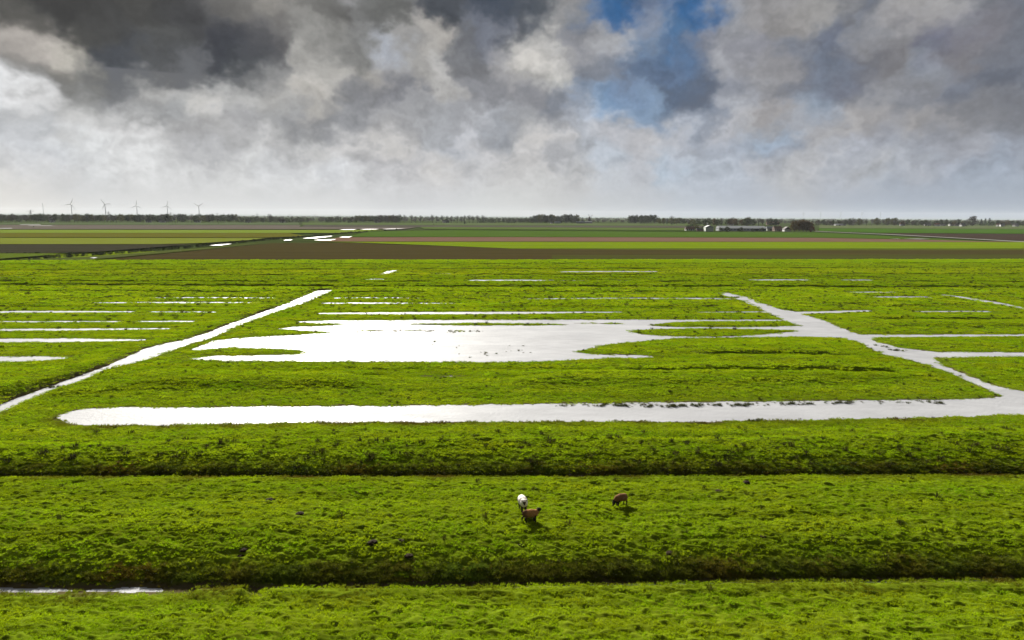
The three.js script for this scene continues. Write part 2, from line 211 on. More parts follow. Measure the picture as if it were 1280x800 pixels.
// ------------------------------------------------------------------ raster of distance to water and of land height
const RX0 = -270, RX1 = 270, RD0 = 18, RD1 = 340, RC = 0.32, RW = Math.ceil((RX1 - RX0) / RC) + 1, RH = Math.ceil((RD1 - RD0) / RC) + 1;
const sdR = new Float32Array(RW * RH).fill(30), capR = new Float32Array(RW * RH);
const along = (p, s) => { for (let i = 0; i + 1 < p.length; i++) if (s <= p[i + 1][0]) return lerp(p[i][1], p[i + 1][1], (s - p[i][0]) / (p[i + 1][0] - p[i][0])); return p[p.length - 1][1]; };
for (let j = 0; j < RH; j++) for (let i = 0; i < RW; i++) { const d = RD0 + j * RC; capR[j * RW + i] = lerp(1.45, 0.55, smooth(56, 72, d)); }
for (const w of WATER) {
  const P = w.poly, reach = w.profile === FAR_BANK ? 12 : 9;
  let x0 = 1e9, x1 = -1e9, d0 = 1e9, d1 = -1e9;
  for (const [x, d] of P) { x0 = Math.min(x0, x); x1 = Math.max(x1, x); d0 = Math.min(d0, d); d1 = Math.max(d1, d); }
  const i0 = Math.max(0, Math.floor((x0 - reach - RX0) / RC)), i1 = Math.min(RW - 1, Math.ceil((x1 + reach - RX0) / RC)), j0 = Math.max(0, Math.floor((d0 - reach - RD0) / RC)), j1 = Math.min(RH - 1, Math.ceil((d1 + reach - RD0) / RC));
  const n = P.length, ex = [], ey = [], el = [];
  for (let k = 0; k < n; k++) { const a = P[k], b = P[(k + 1) % n]; ex.push(b[0] - a[0]); ey.push(b[1] - a[1]); el.push(1 / Math.max(1e-9, ex[k] * ex[k] + ey[k] * ey[k])); }
  for (let j = j0; j <= j1; j++) {
    const d = RD0 + j * RC, near = [];
    for (let k = 0; k < n; k++) { const ya = P[k][1], yb = P[(k + 1) % n][1]; if (Math.min(ya, yb) - reach <= d && Math.max(ya, yb) + reach >= d) near.push(k); }
    if (!near.length) continue;
    for (let i = i0; i <= i1; i++) {
      const x = RX0 + i * RC;
      let best = 1e9, inside = false;
      for (const k of near) {
        const a = P[k], px = x - a[0], py = d - a[1], t = clamp((px * ex[k] + py * ey[k]) * el[k]), qx = px - t * ex[k], qy = py - t * ey[k], dd = qx * qx + qy * qy;
        if (dd < best) best = dd;
        const b1 = a[1] + ey[k];
        if ((a[1] > d) !== (b1 > d) && x < a[0] + ex[k] * (d - a[1]) / ey[k]) inside = !inside;
      }
      let s = Math.sqrt(best) * (inside ? -1 : 1);
      if (s > reach) continue;
      s += w.edge * (noise(x / 2.3, d / 1.4) * 0.8 + noise(x / 0.75 + 9, d / 0.6) * 0.7);
      const at = j * RW + i;
      if (s < sdR[at]) sdR[at] = s;
      const prof = w.side ? w.side(x, d) : w.profile, h = s < 0 ? Math.max(-0.45, s * 0.3) - 0.02 : along(prof, s);
      const fade = s > 0 ? smooth(reach * 0.55, reach, s) : 0;
      capR[at] = Math.min(capR[at], lerp(h, Math.max(h, capR[at]), fade));
    }
  }
}
// low grass bars standing out of the flooded meadow
for (const [list, hw, gap] of [[[505, 405.2, 560, 405.4, 640, 405.6, 716, 405.8], 1.3, -0.6], [[428, 413.6, 520, 413.2, 610, 414.2], 0.55, 0.0], [[640, 396.6, 800, 396, 960, 396.4], 0.5, -0.1], [[300, 428.4, 372, 427.6, 400, 428.6], 0.35, 0.15], [[712, 404.2, 760, 404.4, 800, 405], 0.45, -0.05]]) {
  const l = world(list);
  for (let i = 0; i < RW; i++) { const x = RX0 + i * RC; if (x < l[0][0] || x > l[l.length - 1][0]) continue; const c = lineAt(l, x), t = (x - l[0][0]) / (l[l.length - 1][0] - l[0][0]), w = hw * Math.pow(Math.sin(Math.PI * clamp(t, 0.02, 0.98)), 0.6) * (1 + 0.5 * noise(x / 3, c)); if (noise(x / 6, c + 3) < gap - 0.2) continue;
    for (let j = Math.max(0, Math.floor((c - 3 - RD0) / RC)); j < RH && RD0 + j * RC < c + 3; j++) { const s = w - Math.abs(RD0 + j * RC - c) + 0.2 * noise(x / 0.8, j * 0.5), at = j * RW + i; if (s > 0 && s > sdR[at]) { sdR[at] = s; capR[at] = 0.03 + 0.05 * Math.min(1, s); } } }
}
function sample(R, x, d) {
  const u = clamp((x - RX0) / RC, 0, RW - 1.001), v = clamp((d - RD0) / RC, 0, RH - 1.001), i = Math.floor(u), j = Math.floor(v), fu = u - i, fv = v - j, k = j * RW + i;
  return lerp(lerp(R[k], R[k + 1], fu), lerp(R[k + RW], R[k + RW + 1], fu), fv);
}
const waterDist = (x, d) => sample(sdR, x, d);
const PASTURE_END = world([-300, 327.5, 0, 327.5, 130, 326.6, 640, 326.2, 1280, 325.4, 1600, 325]);
function height(x, d) {
  const s = waterDist(x, d);
  let h = sample(capR, x, d);
  if (s > -0.1) {
    const land = smooth(0, 1.6, s), roll = smooth(0, 7, s);
    h += roll * 0.10 * fbm(x / 11, d / 6, 2) + land * (0.05 * noise(x / 1.4, d / 0.8) + 0.085 * noise(x / 0.6, d / 0.36) + (d < 82 ? 0.095 * noise(x / 0.42, d / 0.21) : 0.05 * noise(x / 0.5 + 60, d / 0.5)));
    for (const [line, depth, w] of FURROW) {
      if (x < line[0][0] || x > line[line.length - 1][0]) continue;
      const off = d - lineAt(line, x) - 0.35 * noise(x / 4, w * 7), dd = off < 0 ? off / (w * 2.6) : off / (w * 0.7);
      if (dd > -2.5 && dd < 2.5) h -= land * depth * Math.exp(-dd * dd) * clamp(0.75 + 0.5 * noise(x / 9, depth * 31));
    }
    h = Math.max(h, lerp(0.015, 0.06, land));
  }
  const e = d - lineAt(PASTURE_END, x);
  if (e > -1) h = lerp(h, -0.5, smooth(-1, 1, e));
  return h;
}

const MOLES = [[338, 625], [375, 642], [305, 684], [501, 676], [511, 695], [300, 696], [837, 691], [650, 681], [954, 671], [899, 614], [933, 605], [466, 678]].map(([x, y]) => onTurf(x, y));
function onTurf(px, py) { const d = pixelDir(px, py); let t = (0.8 - CAM_H) / d.y; for (let k = 0; k < 8; k++) t = (height(d.x * t, -d.z * t) - CAM_H) / d.y; return [d.x * t, height(d.x * t, -d.z * t), d.z * t]; }
// beyond the first furrow line each strip of pasture is darkened by its own tint
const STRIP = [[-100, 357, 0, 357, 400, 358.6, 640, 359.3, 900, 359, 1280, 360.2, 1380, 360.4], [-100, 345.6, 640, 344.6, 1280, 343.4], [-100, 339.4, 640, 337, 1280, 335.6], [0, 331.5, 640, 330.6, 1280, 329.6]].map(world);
function stripTint(x, d) {
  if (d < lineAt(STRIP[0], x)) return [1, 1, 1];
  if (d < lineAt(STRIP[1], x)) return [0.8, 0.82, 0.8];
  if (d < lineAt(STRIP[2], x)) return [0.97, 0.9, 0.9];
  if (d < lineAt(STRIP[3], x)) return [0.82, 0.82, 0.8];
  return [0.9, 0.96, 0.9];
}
// ------------------------------------------------------------------ the pasture: turf and mud
function tile(x0, x1, d0, d1, cx, cd, green) {
  const nx = Math.round((x1 - x0) / cx) + 1, nd = Math.round((d1 - d0) / cd) + 1, pos = new Float32Array(nx * nd * 3), col = new Float32Array(nx * nd * 3), idx = new Uint32Array((nx - 1) * (nd - 1) * 6);
  for (let j = 0, k = 0; j < nd; j++) for (let i = 0; i < nx; i++, k += 3) {
    const x = lerp(x0, x1, i / (nx - 1)), d = lerp(d0, d1, j / (nd - 1)), s = waterDist(x, d);
    pos[k] = x; pos[k + 1] = height(x, d); pos[k + 2] = -d;
    const patch = 0.5 + 0.5 * fbm(x / 7, d / 3.5, 3), fleck = 1 + 0.32 * fbm(x / 70, d / 2.1 + 90, 3) + 0.28 * noise(x / 0.6, d / 0.5) + 0.2 * noise(x / 2.2, d / 0.9);
    let r = lerp(green[0], green[0] * 1.12, patch) * fleck, g = lerp(green[1], green[1] * 0.92, patch) * fleck, b = green[2] * fleck;
    { const t = stripTint(x, d); r *= t[0]; g *= t[1]; b *= t[2]; }
    const mud = smooth(0.55, 0.05, s + 0.35 * noise(x / 0.9, d / 0.7));
    r = lerp(r, 0.055, mud); g = lerp(g, 0.045, mud); b = lerp(b, 0.022, mud);
    col[k] = r; col[k + 1] = g; col[k + 2] = b;
  }
  for (let j = 0, k = 0; j + 1 < nd; j++) for (let i = 0; i + 1 < nx; i++) { const a = j * nx + i, b = a + 1, c = a + nx, e = c + 1; idx[k++] = a; idx[k++] = b; idx[k++] = c; idx[k++] = b; idx[k++] = e; idx[k++] = c; }
  const geo = new THREE.BufferGeometry();
  geo.setAttribute('position', new THREE.BufferAttribute(pos, 3)); geo.setAttribute('color', new THREE.BufferAttribute(col, 3)); geo.setIndex(new THREE.BufferAttribute(idx, 1));
  geo.computeVertexNormals();
  return geo;
}
{
  const turf = new THREE.MeshPhysicalMaterial({ vertexColors: true, roughness: 1, specularIntensity: 0 });
  turf.name = 'turf';
  structure('pasture', mergeGeometries([tile(-44, 44, 21, 50, 0.105, 0.09, [0.07, 0.108, 0.005]), tile(-67, 67, 49.95, 78, 0.16, 0.125, [0.07, 0.108, 0.005]), tile(-180, 180, 77.9, 206, 0.5, 0.42, [0.058, 0.085, 0.007]), tile(-268, 268, 205.8, 332, 1.2, 0.8, [0.085, 0.122, 0.008])]), turf, 'wet green pasture cut by ditches and furrows');
}
// ------------------------------------------------------------------ water: one level through pools, canals and ditches, ruffled by wind
{
  const N = 512, bump = new Uint8Array(N * N * 4), per = (x, y, f) => { const u = x / N * f, v = y / N * f, a = x / N, b = y / N; return lerp(lerp(noise(u, v), noise(u - f, v), a), lerp(noise(u, v - f), noise(u - f, v - f), a), b); };
  for (let y = 0; y < N; y++) for (let x = 0; x < N; x++) { const v = 128 + 60 * per(x, y * 1, 24) + 40 * per(x, y, 60), k = 4 * (y * N + x); bump[k] = bump[k + 1] = bump[k + 2] = clamp(v, 0, 255); bump[k + 3] = 255; }
  const ripple = new THREE.DataTexture(bump, N, N); ripple.wrapS = ripple.wrapT = THREE.RepeatWrapping; ripple.magFilter = THREE.LinearFilter; ripple.needsUpdate = true;
  const rough = new Uint8Array(N * N * 4);
  for (let y = 0; y < N; y++) for (let x = 0; x < N; x++) { const v = 205 + 70 * per(x, y, 7) + 45 * per(x, y, 19) + 26 * per(x, y, 60), k = 4 * (y * N + x); rough[k] = rough[k + 1] = rough[k + 2] = clamp(v, 0, 255); rough[k + 3] = 255; }
  const gusts = new THREE.DataTexture(rough, N, N); gusts.wrapS = gusts.wrapT = THREE.RepeatWrapping; gusts.magFilter = THREE.LinearFilter; gusts.repeat.set(0.11, 0.2); gusts.needsUpdate = true;
  const waterMottle = new THREE.DataTexture((() => { const a = new Uint8Array(N * N * 4); for (let y = 0; y < N; y++) for (let x = 0; x < N; x++) { const v = 218 + 30 * per(x, y, 5) + 26 * per(x, y, 13) + 22 * per(x, y, 31), k = 4 * (y * N + x); a[k] = a[k + 1] = a[k + 2] = clamp(v, 0, 255); a[k + 3] = 255; } return a; })(), N, N); waterMottle.wrapS = waterMottle.wrapT = THREE.RepeatWrapping; waterMottle.magFilter = THREE.LinearFilter; waterMottle.repeat.set(0.17, 0.31); waterMottle.needsUpdate = true;
  const geo = new THREE.ShapeGeometry(new THREE.Shape([[-262, 20], [262, 20], ...[...PASTURE_END].reverse().map(([x, d]) => [x, d - 0.3])].map(([x, d]) => new THREE.Vector2(x, d)))); geo.rotateX(-Math.PI / 2);
  const uv = geo.attributes.uv, p = geo.attributes.position; for (let i = 0; i < p.count; i++) uv.setXY(i, p.getX(i) / 9, p.getZ(i) / 7);
  const water = new THREE.MeshPhysicalMaterial({ color: rgb(0.3, 0.306, 0.325), map: waterMottle, specularIntensity: 0.1, roughness: 0.72, roughnessMap: gusts, ior: 1.33, bumpMap: ripple, bumpScale: 0.05 });  // pale base colour paints the bright glare into the water
  water.name = 'ruffled_water';
  structure('water', geo, water, 'shallow wind-ruffled flood water, canals and ditches');
}
// ------------------------------------------------------------------ grass
function blades(seed, list) {           // list: [x, y, z, heading, lean, length, width]
  const pos = [], r = rng(seed);
  for (const [x, y, z, a, lean, L, W] of list) {
    const ca = Math.cos(a), sa = Math.sin(a), t = a + Math.PI / 2 + (r() - 0.5), wx = Math.cos(t) * W / 2, wz = Math.sin(t) * W / 2;
    const h1 = L * 0.55, o1 = L * lean * 0.3, h2 = L * (1 - 0.45 * lean), o2 = L * lean * 0.95;
    const m = [x + ca * o1, y + h1, z + sa * o1], e = [x + ca * o2, y + h2, z + sa * o2];
    pos.push(x - wx, y, z - wz, x + wx, y, z + wz, m[0] + wx * 0.8, m[1], m[2] + wz * 0.8, x - wx, y, z - wz, m[0] + wx * 0.8, m[1], m[2] + wz * 0.8, m[0] - wx * 0.8, m[1], m[2] - wz * 0.8, m[0] - wx * 0.8, m[1], m[2] - wz * 0.8, m[0] + wx * 0.8, m[1], m[2] + wz * 0.8, e[0], e[1], e[2]);
  }
  const g = new THREE.BufferGeometry();
  g.setAttribute('position', new THREE.Float32BufferAttribute(pos, 3));
  g.computeVertexNormals();
  return g;
}
function patch(seed, R, tussocks, per, L, W) {
  const r = rng(seed), list = [];
  for (let t = 0; t < tussocks; t++) {
    const a = r() * 6.283, d = R * Math.sqrt(r()), cx = Math.cos(a) * d, cz = Math.sin(a) * d, big = 0.65 + 0.7 * r(), rr = R * 0.17 * big;
    for (let k = 0; k < per; k++) { const b = r() * 6.283, q = Math.sqrt(r()); list.push([cx + Math.cos(b) * rr * q, -0.03, cz + Math.sin(b) * rr * q, b + (r() - 0.5) * 1.2, 0.25 + 0.75 * q * r() + 0.15, L * big * (0.7 + 0.6 * r()), W * (0.7 + 0.6 * r())]); }
  }
  return blades(seed + 5, list);
}
const leaf = (name, r, g, b, through = 0.35) => { const m = new THREE.MeshPhysicalMaterial({ color: rgb(r, g, b), roughness: 1, transmission: through, thickness: 0, specularIntensity: 0, side: THREE.DoubleSide }); m.name = name; return m; };
const grassMat = leaf('grass_blades', 0.184, 0.268, 0.004, 0.5);
const SPREAD = 0.80;                    // a little wider than the view, for a step to the side
function scatter(name, label, geometries, material, spots) {   // spots: [x, y, z, turn, scale, r, g, b]
  const sets = geometries.map(() => []);
  for (const s of spots) sets[Math.floor(s[8] * geometries.length)].push(s);
  const m4 = new THREE.Matrix4(), q = new THREE.Quaternion(), up = new THREE.Vector3(0, 1, 0), v = new THREE.Vector3(), sc = new THREE.Vector3(), c = new THREE.Color();
  sets.forEach((set, n) => {
    if (!set.length) return;
    const im = new THREE.InstancedMesh(geometries[n], material, set.length);
    set.forEach((s, i) => { m4.compose(v.set(s[0], s[1], s[2]), q.setFromAxisAngle(up, s[3]), sc.set(s[4], s[4] * (s[9] ?? 1), s[4])); im.setMatrixAt(i, m4); im.setColorAt(i, c.setRGB(s[5], s[6], s[7])); });
    im.name = numbered(name); im.userData.kind = 'stuff'; im.userData.label = label; im.castShadow = im.receiveShadow = true;
    scene.add(im);
  });
}
{
  const r = rng(4);
  const layers = [
    [21, 46, 0.3, [0, 1, 2, 3, 4].map((k) => patch(100 + k, 0.32, 13, 13, 0.07, 0.012))],
    [46, 72, 0.4, [0, 1, 2, 3].map((k) => patch(200 + k, 0.42, 14, 12, 0.085, 0.018))],
    [72, 130, 0.7, [0, 1, 2].map((k) => patch(300 + k, 0.72, 20, 12, 0.12, 0.034))],
    [130, 318, 1.7, [0, 1, 2].map((k) => patch(400 + k, 1.7, 26, 11, 0.16, 0.11))],
  ];
  for (const [d0, d1, cell, geos] of layers) {
    const spots = [];
    for (let d = d0; d < d1; d += cell * 0.9) for (let x = -d * SPREAD - 3; x < d * SPREAD + 3; x += cell) {
      const px = x + (r() - 0.5) * cell, pd = d + (r() - 0.5) * cell, s = waterDist(px, pd), pick = r(), turn = r() * 6.283, j = r(), j2 = r();
      const drowned = pd > 60 && s < 0.02 + cell * 0.3;   // single tufts standing in the shallow margin
      if ((pd < 60 && s < (pd < 36 && px < -13 ? 0.14 : 0.06)) || (drowned && (s < -0.55 || r() > 0.3 * smooth(-0.6, 0.3, s))) || pd > lineAt(PASTURE_END, px) - 1) continue;
      if (pd < 60 && MOLES.some((m) => Math.hypot(m[0] - px, m[2] + pd) < 0.34)) continue;
      const h = Math.max(height(px, pd), -0.04), dry = fbm(px / 6 + 50, pd / 2.4, 3), wet = smooth(2.5, 0.2, s), bright = (0.88 + 0.26 * j) * (1 + 0.2 * noise(px / 1.7, pd / 0.9)) * (1 + 0.3 * fbm(px / 70, pd / 2.1 + 90, 3));
      const ditchBank = pd < 57 && s < 2.3 ? smooth(2.3, 0.6, s) * clamp(0.55 + 0.9 * noise(px / 3 + 80, pd / 2)) : 0;   // dead stalks along the ditches, their brown darkened further to paint in bank shade
      const sw = stripTint(px, pd);
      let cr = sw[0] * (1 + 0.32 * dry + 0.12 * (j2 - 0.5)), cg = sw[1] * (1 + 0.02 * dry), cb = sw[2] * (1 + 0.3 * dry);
      cr = lerp(cr, 0.34, ditchBank); cg = lerp(cg, 0.19, ditchBank); cb = lerp(cb, 1.6, ditchBank);
      spots.push([px, h, -pd, turn, 0.85 + 0.35 * j2, cr * bright, cg * bright, cb * bright, pick, (0.55 + 0.75 * j + 0.6 * ditchBank + 0.35 * dry) * lerp(1, 0.45, pd > 62 ? wet : 0)]);
    }
    scatter('grass', 'short tufted green pasture grass', geos, grassMat, spots);
  }
}
// ------------------------------------------------------------------ far land: base sheet, arable fields, road, pools
const streak = (() => {                 // crop rows and soil, brightness only around 1
  const N = 512, d = new Uint8Array(N * N * 4), r = rng(9), rows = Array.from({ length: N }, () => r());
  for (let y = 0; y < N; y++) for (let x = 0; x < N; x++) { const a = x / N, p = (f, s) => lerp(noise(x / N * f + s, y / N * f * 6), noise(x / N * f + s - f, y / N * f * 6), a); const v = 200 + 38 * p(4, 3) + 26 * p(16, 9) + 48 * (rows[y] - 0.5) + 30 * noise(0.5, y / 23) + 24 * noise(7.5, y / 7) + 22 * (r() - 0.5), k = 4 * (y * N + x); d[k] = d[k + 1] = d[k + 2] = clamp(v, 0, 255); d[k + 3] = 255; }
  const t = new THREE.DataTexture(d, N, N); t.wrapS = t.wrapT = THREE.RepeatWrapping; t.magFilter = THREE.LinearFilter; t.minFilter = THREE.LinearMipmapLinearFilter; t.generateMipmaps = true; t.needsUpdate = true; return t;
})();
function sheet(list, y) {
  const s = new THREE.Shape(world(list).map(([x, d]) => new THREE.Vector2(x, d))), g = new THREE.ShapeGeometry(s), p = g.attributes.position, uv = g.attributes.uv;
  for (let i = 0; i < p.count; i++) { const x = p.getX(i), d = p.getY(i); p.setXYZ(i, x, y, -d); uv.setXY(i, x / 260, d / 90); }
  g.computeVertexNormals();
  const n = g.attributes.normal; for (let i = 0; i < n.count; i++) n.setXYZ(i, 0, 1, 0);
  return g;
}
const landMat = (name, r, g, b) => { const m = new THREE.MeshPhysicalMaterial({ color: rgb(r * 1.17, g * 1.17, b * 1.17), map: streak, roughness: 1, specularIntensity: 0, side: THREE.DoubleSide }); m.name = name; return m; };
{
  const g = new THREE.PlaneGeometry(24000, 12200); g.rotateX(-Math.PI / 2); g.translate(0, -0.62, -5400);
  const uv = g.attributes.uv, p = g.attributes.position; for (let i = 0; i < p.count; i++) uv.setXY(i, p.getX(i) / 400, p.getZ(i) / 400);
  structure('ground', g, landMat('rough_land', 0.03, 0.042, 0.013), 'rough open farmland reaching to the horizon');
  const FIELD = [
    ['dark ploughed field beyond the pasture', [112, 326.4, 175, 320.4, 262, 312, 340, 304.2, 430, 303.6, 520, 306.6, 640, 311.2, 1700, 311.2, 1700, 325, 640, 326.1], 0.038, 0.031, 0.012],
    ['olive strip of weedy stubble beyond the pasture', [690, 319.4, 980, 318.6, 1700, 318.2, 1700, 324.8, 980, 325.4, 690, 325.6], 0.04, 0.044, 0.011],
    ['thin green headland strip', [640, 311.3, 1700, 311.3, 1700, 312.6, 900, 313.2], 0.05, 0.062, 0.01],
    ['narrow bright green crop field', [390, 302.4, 1280, 302.8, 1700, 303, 1700, 310.9, 640, 310.9, 520, 306.1, 440, 303.2], 0.095, 0.137, 0.0065],
    ['bare pinkish brown field', [424, 296.8, 640, 296.6, 1020, 297.4, 1090, 298.7, 1150, 299.8, 1280, 302.6, 1150, 302.6, 640, 302, 398, 302], 0.106, 0.066, 0.046],
    ['green field in front of the farm', [462, 289.4, 560, 287.8, 860, 290, 1020, 290.6, 1085, 294, 1150, 297.4, 1240, 302, 1150, 299.6, 1090, 298.4, 1020, 297.1, 640, 296.3, 432, 296.2], 0.04, 0.072, 0.011],
    ['dark green strip of field', [530, 286.5, 870, 288.2, 868, 289.7, 560, 287.6], 0.025, 0.042, 0.008],
    ['pale green strip of field', [525, 283.7, 870, 285, 870, 287.9, 530, 286.2], 0.055, 0.08, 0.02],
    ['grey stubble strip', [380, 281.4, 880, 282.6, 876, 284.7, 378, 283.3], 0.055, 0.05, 0.042],
    ['grey green meadow before the woods', [378, 278.2, 880, 279.6, 880, 282.3, 378, 281.1], 0.055, 0.078, 0.026],
    ['grey green meadow before the village', [1024, 281.4, 1700, 283.6, 1700, 287.6, 1024, 285.3], 0.065, 0.08, 0.035],
    ['bright green field before the village', [1024, 285.6, 1700, 287.9, 1700, 296, 1280, 292.2, 1095, 291.2, 1024, 288.8], 0.034, 0.075, 0.008],
    ['dark ploughed field by the road', [1098, 291.7, 1280, 292.6, 1700, 297, 1700, 321, 1280, 301.2, 1150, 295], 0.035, 0.026, 0.02],
    ['pale green crop field', [-420, 297, 332, 297.8, 314, 300.2, 254, 304, 200, 305.4, -420, 305.4], 0.105, 0.123, 0.02],
    ['olive green crop field', [-420, 291.4, 362, 291.6, 384, 295.4, 332, 297.1, -420, 296.1], 0.072, 0.07, 0.011],
    ['bright green crop field', [-420, 287, 486, 287.6, 424, 291.4, -420, 291.2], 0.1, 0.137, 0.02],
    ['dark grey ploughed field', [-420, 305.8, 200, 305.8, 250, 305, 168, 311.5, 120, 315.3, 62, 316.8, -420, 316.8], 0.028, 0.027, 0.017],
    ['small green field beside the scrubby ditch', [-420, 317.1, 62, 317.1, 84, 317.6, 0, 324, -420, 352], 0.06, 0.085, 0.012],
    ['wet grey brown field', [-420, 280.9, 376, 281.5, 374, 283.5, 522, 284, 505, 286.6, -420, 286.8], 0.08, 0.07, 0.058],
    ['grey green meadow before the tree row', [-420, 278.3, 374, 278.3, 374, 281.1, -420, 280.6], 0.055, 0.075, 0.034],
    ['strip of rough green verge', [0, 326.2, 105, 321.8, 250, 310.6, 330, 303.2, 325, 304.3, 258, 311.8, 168, 320.2, 100, 326.3, 0, 331.5], 0.05, 0.062, 0.016],
  ];
  FIELD.forEach(([label, list, r, gg, b], i) => structure('field', sheet(list, 0.12 + i * 0.004), landMat('field_soil', r, gg, b), label));
  const roadMat = landMat('pale_concrete', 0.17, 0.168, 0.15);
  structure('road', sheet([1018, 288.9, 1060, 290.7, 1120, 293.3, 1200, 297.6, 1280, 302, 1700, 323, 1700, 325.4, 1280, 303, 1200, 298.3, 1120, 294, 1060, 291.2, 1018, 289.4], 0.24), roadMat, 'pale narrow farm road');
  const poolMat = new THREE.MeshPhysicalMaterial({ color: rgb(0.1, 0.1, 0.105), specularIntensity: 0.15, roughness: 0.5, ior: 1.33 }); poolMat.name = 'pool_water';
  for (const l of [[424, 287.2, 438, 286.9, 446, 287, 440, 287.4, 430, 287.4], [450, 286.8, 462, 286.5, 474, 286.5, 470, 286.9, 456, 287.1], [478, 286.4, 492, 286, 506, 285.8, 496, 286.3, 484, 286.6], [354, 300.8, 360, 300, 366, 300.1, 360, 301.1], [378, 298.4, 400, 296.2, 416, 295.2, 412, 296.2, 396, 298], [424, 296.9, 430, 296.1, 440, 296, 436, 297], [392, 300.6, 404, 299.8, 420, 299.5, 412, 300.9], [1128, 298.9, 1146, 298.3, 1164, 298.9, 1150, 299.6], [1112, 298.9, 1122, 298.5, 1126, 299.1], [112, 323.1, 118, 322.4, 122, 322.6, 118, 323.6], [24, 280.7, 50, 280.6, 52, 281, 26, 281.1], [34, 282.2, 64, 282, 66, 282.3, 36, 282.5], [0, 285.4, 14, 285.2, 16, 285.9, 0, 286], [262, 307.4, 274, 306, 290, 305.2, 276, 307.2]])
    structure('pool', sheet(l, 0.26), poolMat, 'shallow pool of rain water on the fields');
}

// ------------------------------------------------------------------ trees
const barkMat = new THREE.MeshStandardMaterial({ color: rgb(0.05, 0.045, 0.04), roughness: 1 }); barkMat.name = 'bark';
function limb(pts, r0, r1, sides = 5) {
  const out = [], ring = (p, r) => Array.from({ length: sides }, (_, k) => [p[0] + r * Math.cos(k / sides * 6.283), p[1], p[2] + r * Math.sin(k / sides * 6.283)]);
  for (let i = 0; i + 1 < pts.length; i++) {
    const a = ring(pts[i], lerp(r0, r1, i / (pts.length - 1))), b = ring(pts[i + 1], lerp(r0, r1, (i + 1) / (pts.length - 1)));
    for (let k = 0; k < sides; k++) { const n = (k + 1) % sides; out.push(...a[k], ...b[k], ...a[n], ...a[n], ...b[k], ...b[n]); }
  }
  return out;
}
const soup = (pos) => { const g = new THREE.BufferGeometry(); g.setAttribute('position', new THREE.Float32BufferAttribute(pos, 3)); g.computeVertexNormals(); return g; };
function treeShape(seed, { width = 0.4, bottom = 0.14, leaves = 420, size = 0.05, lobes = 9, trunk = 0.022, twigs = 0, cone = 0 }) {   // of height 1
  const r = rng(seed), wood = limb([[0, -0.02, 0], [0.01, bottom, 0.005], [0.015, 0.55, -0.01], [0, 0.85, 0]], trunk, trunk * 0.25, 6), leaf_ = [];
  const L = [];
  for (let k = 0; k < lobes; k++) {
    const t = (k + 0.5) / lobes, y = lerp(bottom + 0.1, 0.9, t), reach = cone ? width * (1 - 0.85 * t) : width * Math.sin(Math.PI * (0.18 + 0.74 * t)), a = k * 2.4 + r();
    const q = [Math.cos(a) * reach * 0.62 * (0.5 + 0.6 * r()), y, Math.sin(a) * reach * 0.62 * (0.5 + 0.6 * r())];
    L.push([...q, (cone ? 0.09 : 0.13 + 0.07 * r()) * (0.6 + width), 0.1 + 0.05 * r()]);
    wood.push(...limb([[0, Math.max(bottom * 0.8, y - 0.25), 0], [q[0] * 0.5, y - 0.1, q[2] * 0.5], q], trunk * 0.5, trunk * 0.14, 4));
    for (let n = 0; n < twigs; n++) { const b = r() * 6.283, u = 0.08 + 0.14 * r(); wood.push(...limb([q, [q[0] + Math.cos(b) * u * 0.7, q[1] + u * (r() * 1.1 - 0.1), q[2] + Math.sin(b) * u * 0.7]], trunk * 0.16, trunk * 0.07, 3)); }
  }
  for (let k = 0; k < leaves; k++) {
    const [cx, cy, cz, rx, ry] = L[Math.floor(r() * L.length)], a = r() * 6.283, v = 2 * r() - 1, m = Math.pow(r(), 0.4), s = Math.sqrt(1 - v * v);
    const x = cx + rx * m * s * Math.cos(a), y = Math.min(1, cy + ry * m * v), z = cz + rx * m * s * Math.sin(a), w = size * (0.5 + r()), e = [r() - 0.5, r() - 0.5, r() - 0.5].map((q) => q * 2 * w), f = [r() - 0.5, r() - 0.5, r() - 0.5].map((q) => q * 2 * w);
    leaf_.push(x, y, z, x + e[0], y + e[1], z + e[2], x + f[0], y + f[1], z + f[2]);
  }
  return { wood: soup(wood), crown: soup(leaf_) };
}
const LEAF = { dark: leaf('dark_leaves', 0.036, 0.044, 0.022, 0.25), olive: leaf('olive_leaves', 0.062, 0.062, 0.022, 0.25), brown: leaf('brown_leaves', 0.075, 0.054, 0.028, 0.25), red: leaf('russet_leaves', 0.11, 0.035, 0.022, 0.25), fir: leaf('fir_needles', 0.018, 0.032, 0.022, 0.15), grey: leaf('thin_autumn_leaves', 0.055, 0.05, 0.04, 0.25) };
const SHAPE = {
  round: [0, 1, 2, 3].map((k) => treeShape(500 + k, { width: 0.44 + 0.06 * k, leaves: 760, lobes: 12, size: 0.07 })),
  broad: [0, 1].map((k) => treeShape(520 + k, { width: 0.62, bottom: 0.06, leaves: 950, lobes: 16, size: 0.07 })),
  tall: [0, 1].map((k) => treeShape(540 + k, { width: 0.17, bottom: 0.1, leaves: 330, lobes: 11, size: 0.04 })),
  bare: [0, 1, 2].map((k) => treeShape(560 + k, { width: 0.4, bottom: 0.36, leaves: 150, lobes: 13, twigs: 12, size: 0.05, trunk: 0.03 })),
  fir: [0, 1].map((k) => treeShape(580 + k, { width: 0.3, bottom: 0.05, leaves: 460, lobes: 14, size: 0.045, cone: 1 })),
  bush: [0, 1].map((k) => treeShape(600 + k, { width: 0.75, bottom: 0.02, leaves: 420, lobes: 14, size: 0.1 })),
};
const protoTree = {};
const treeRand = rng(31);
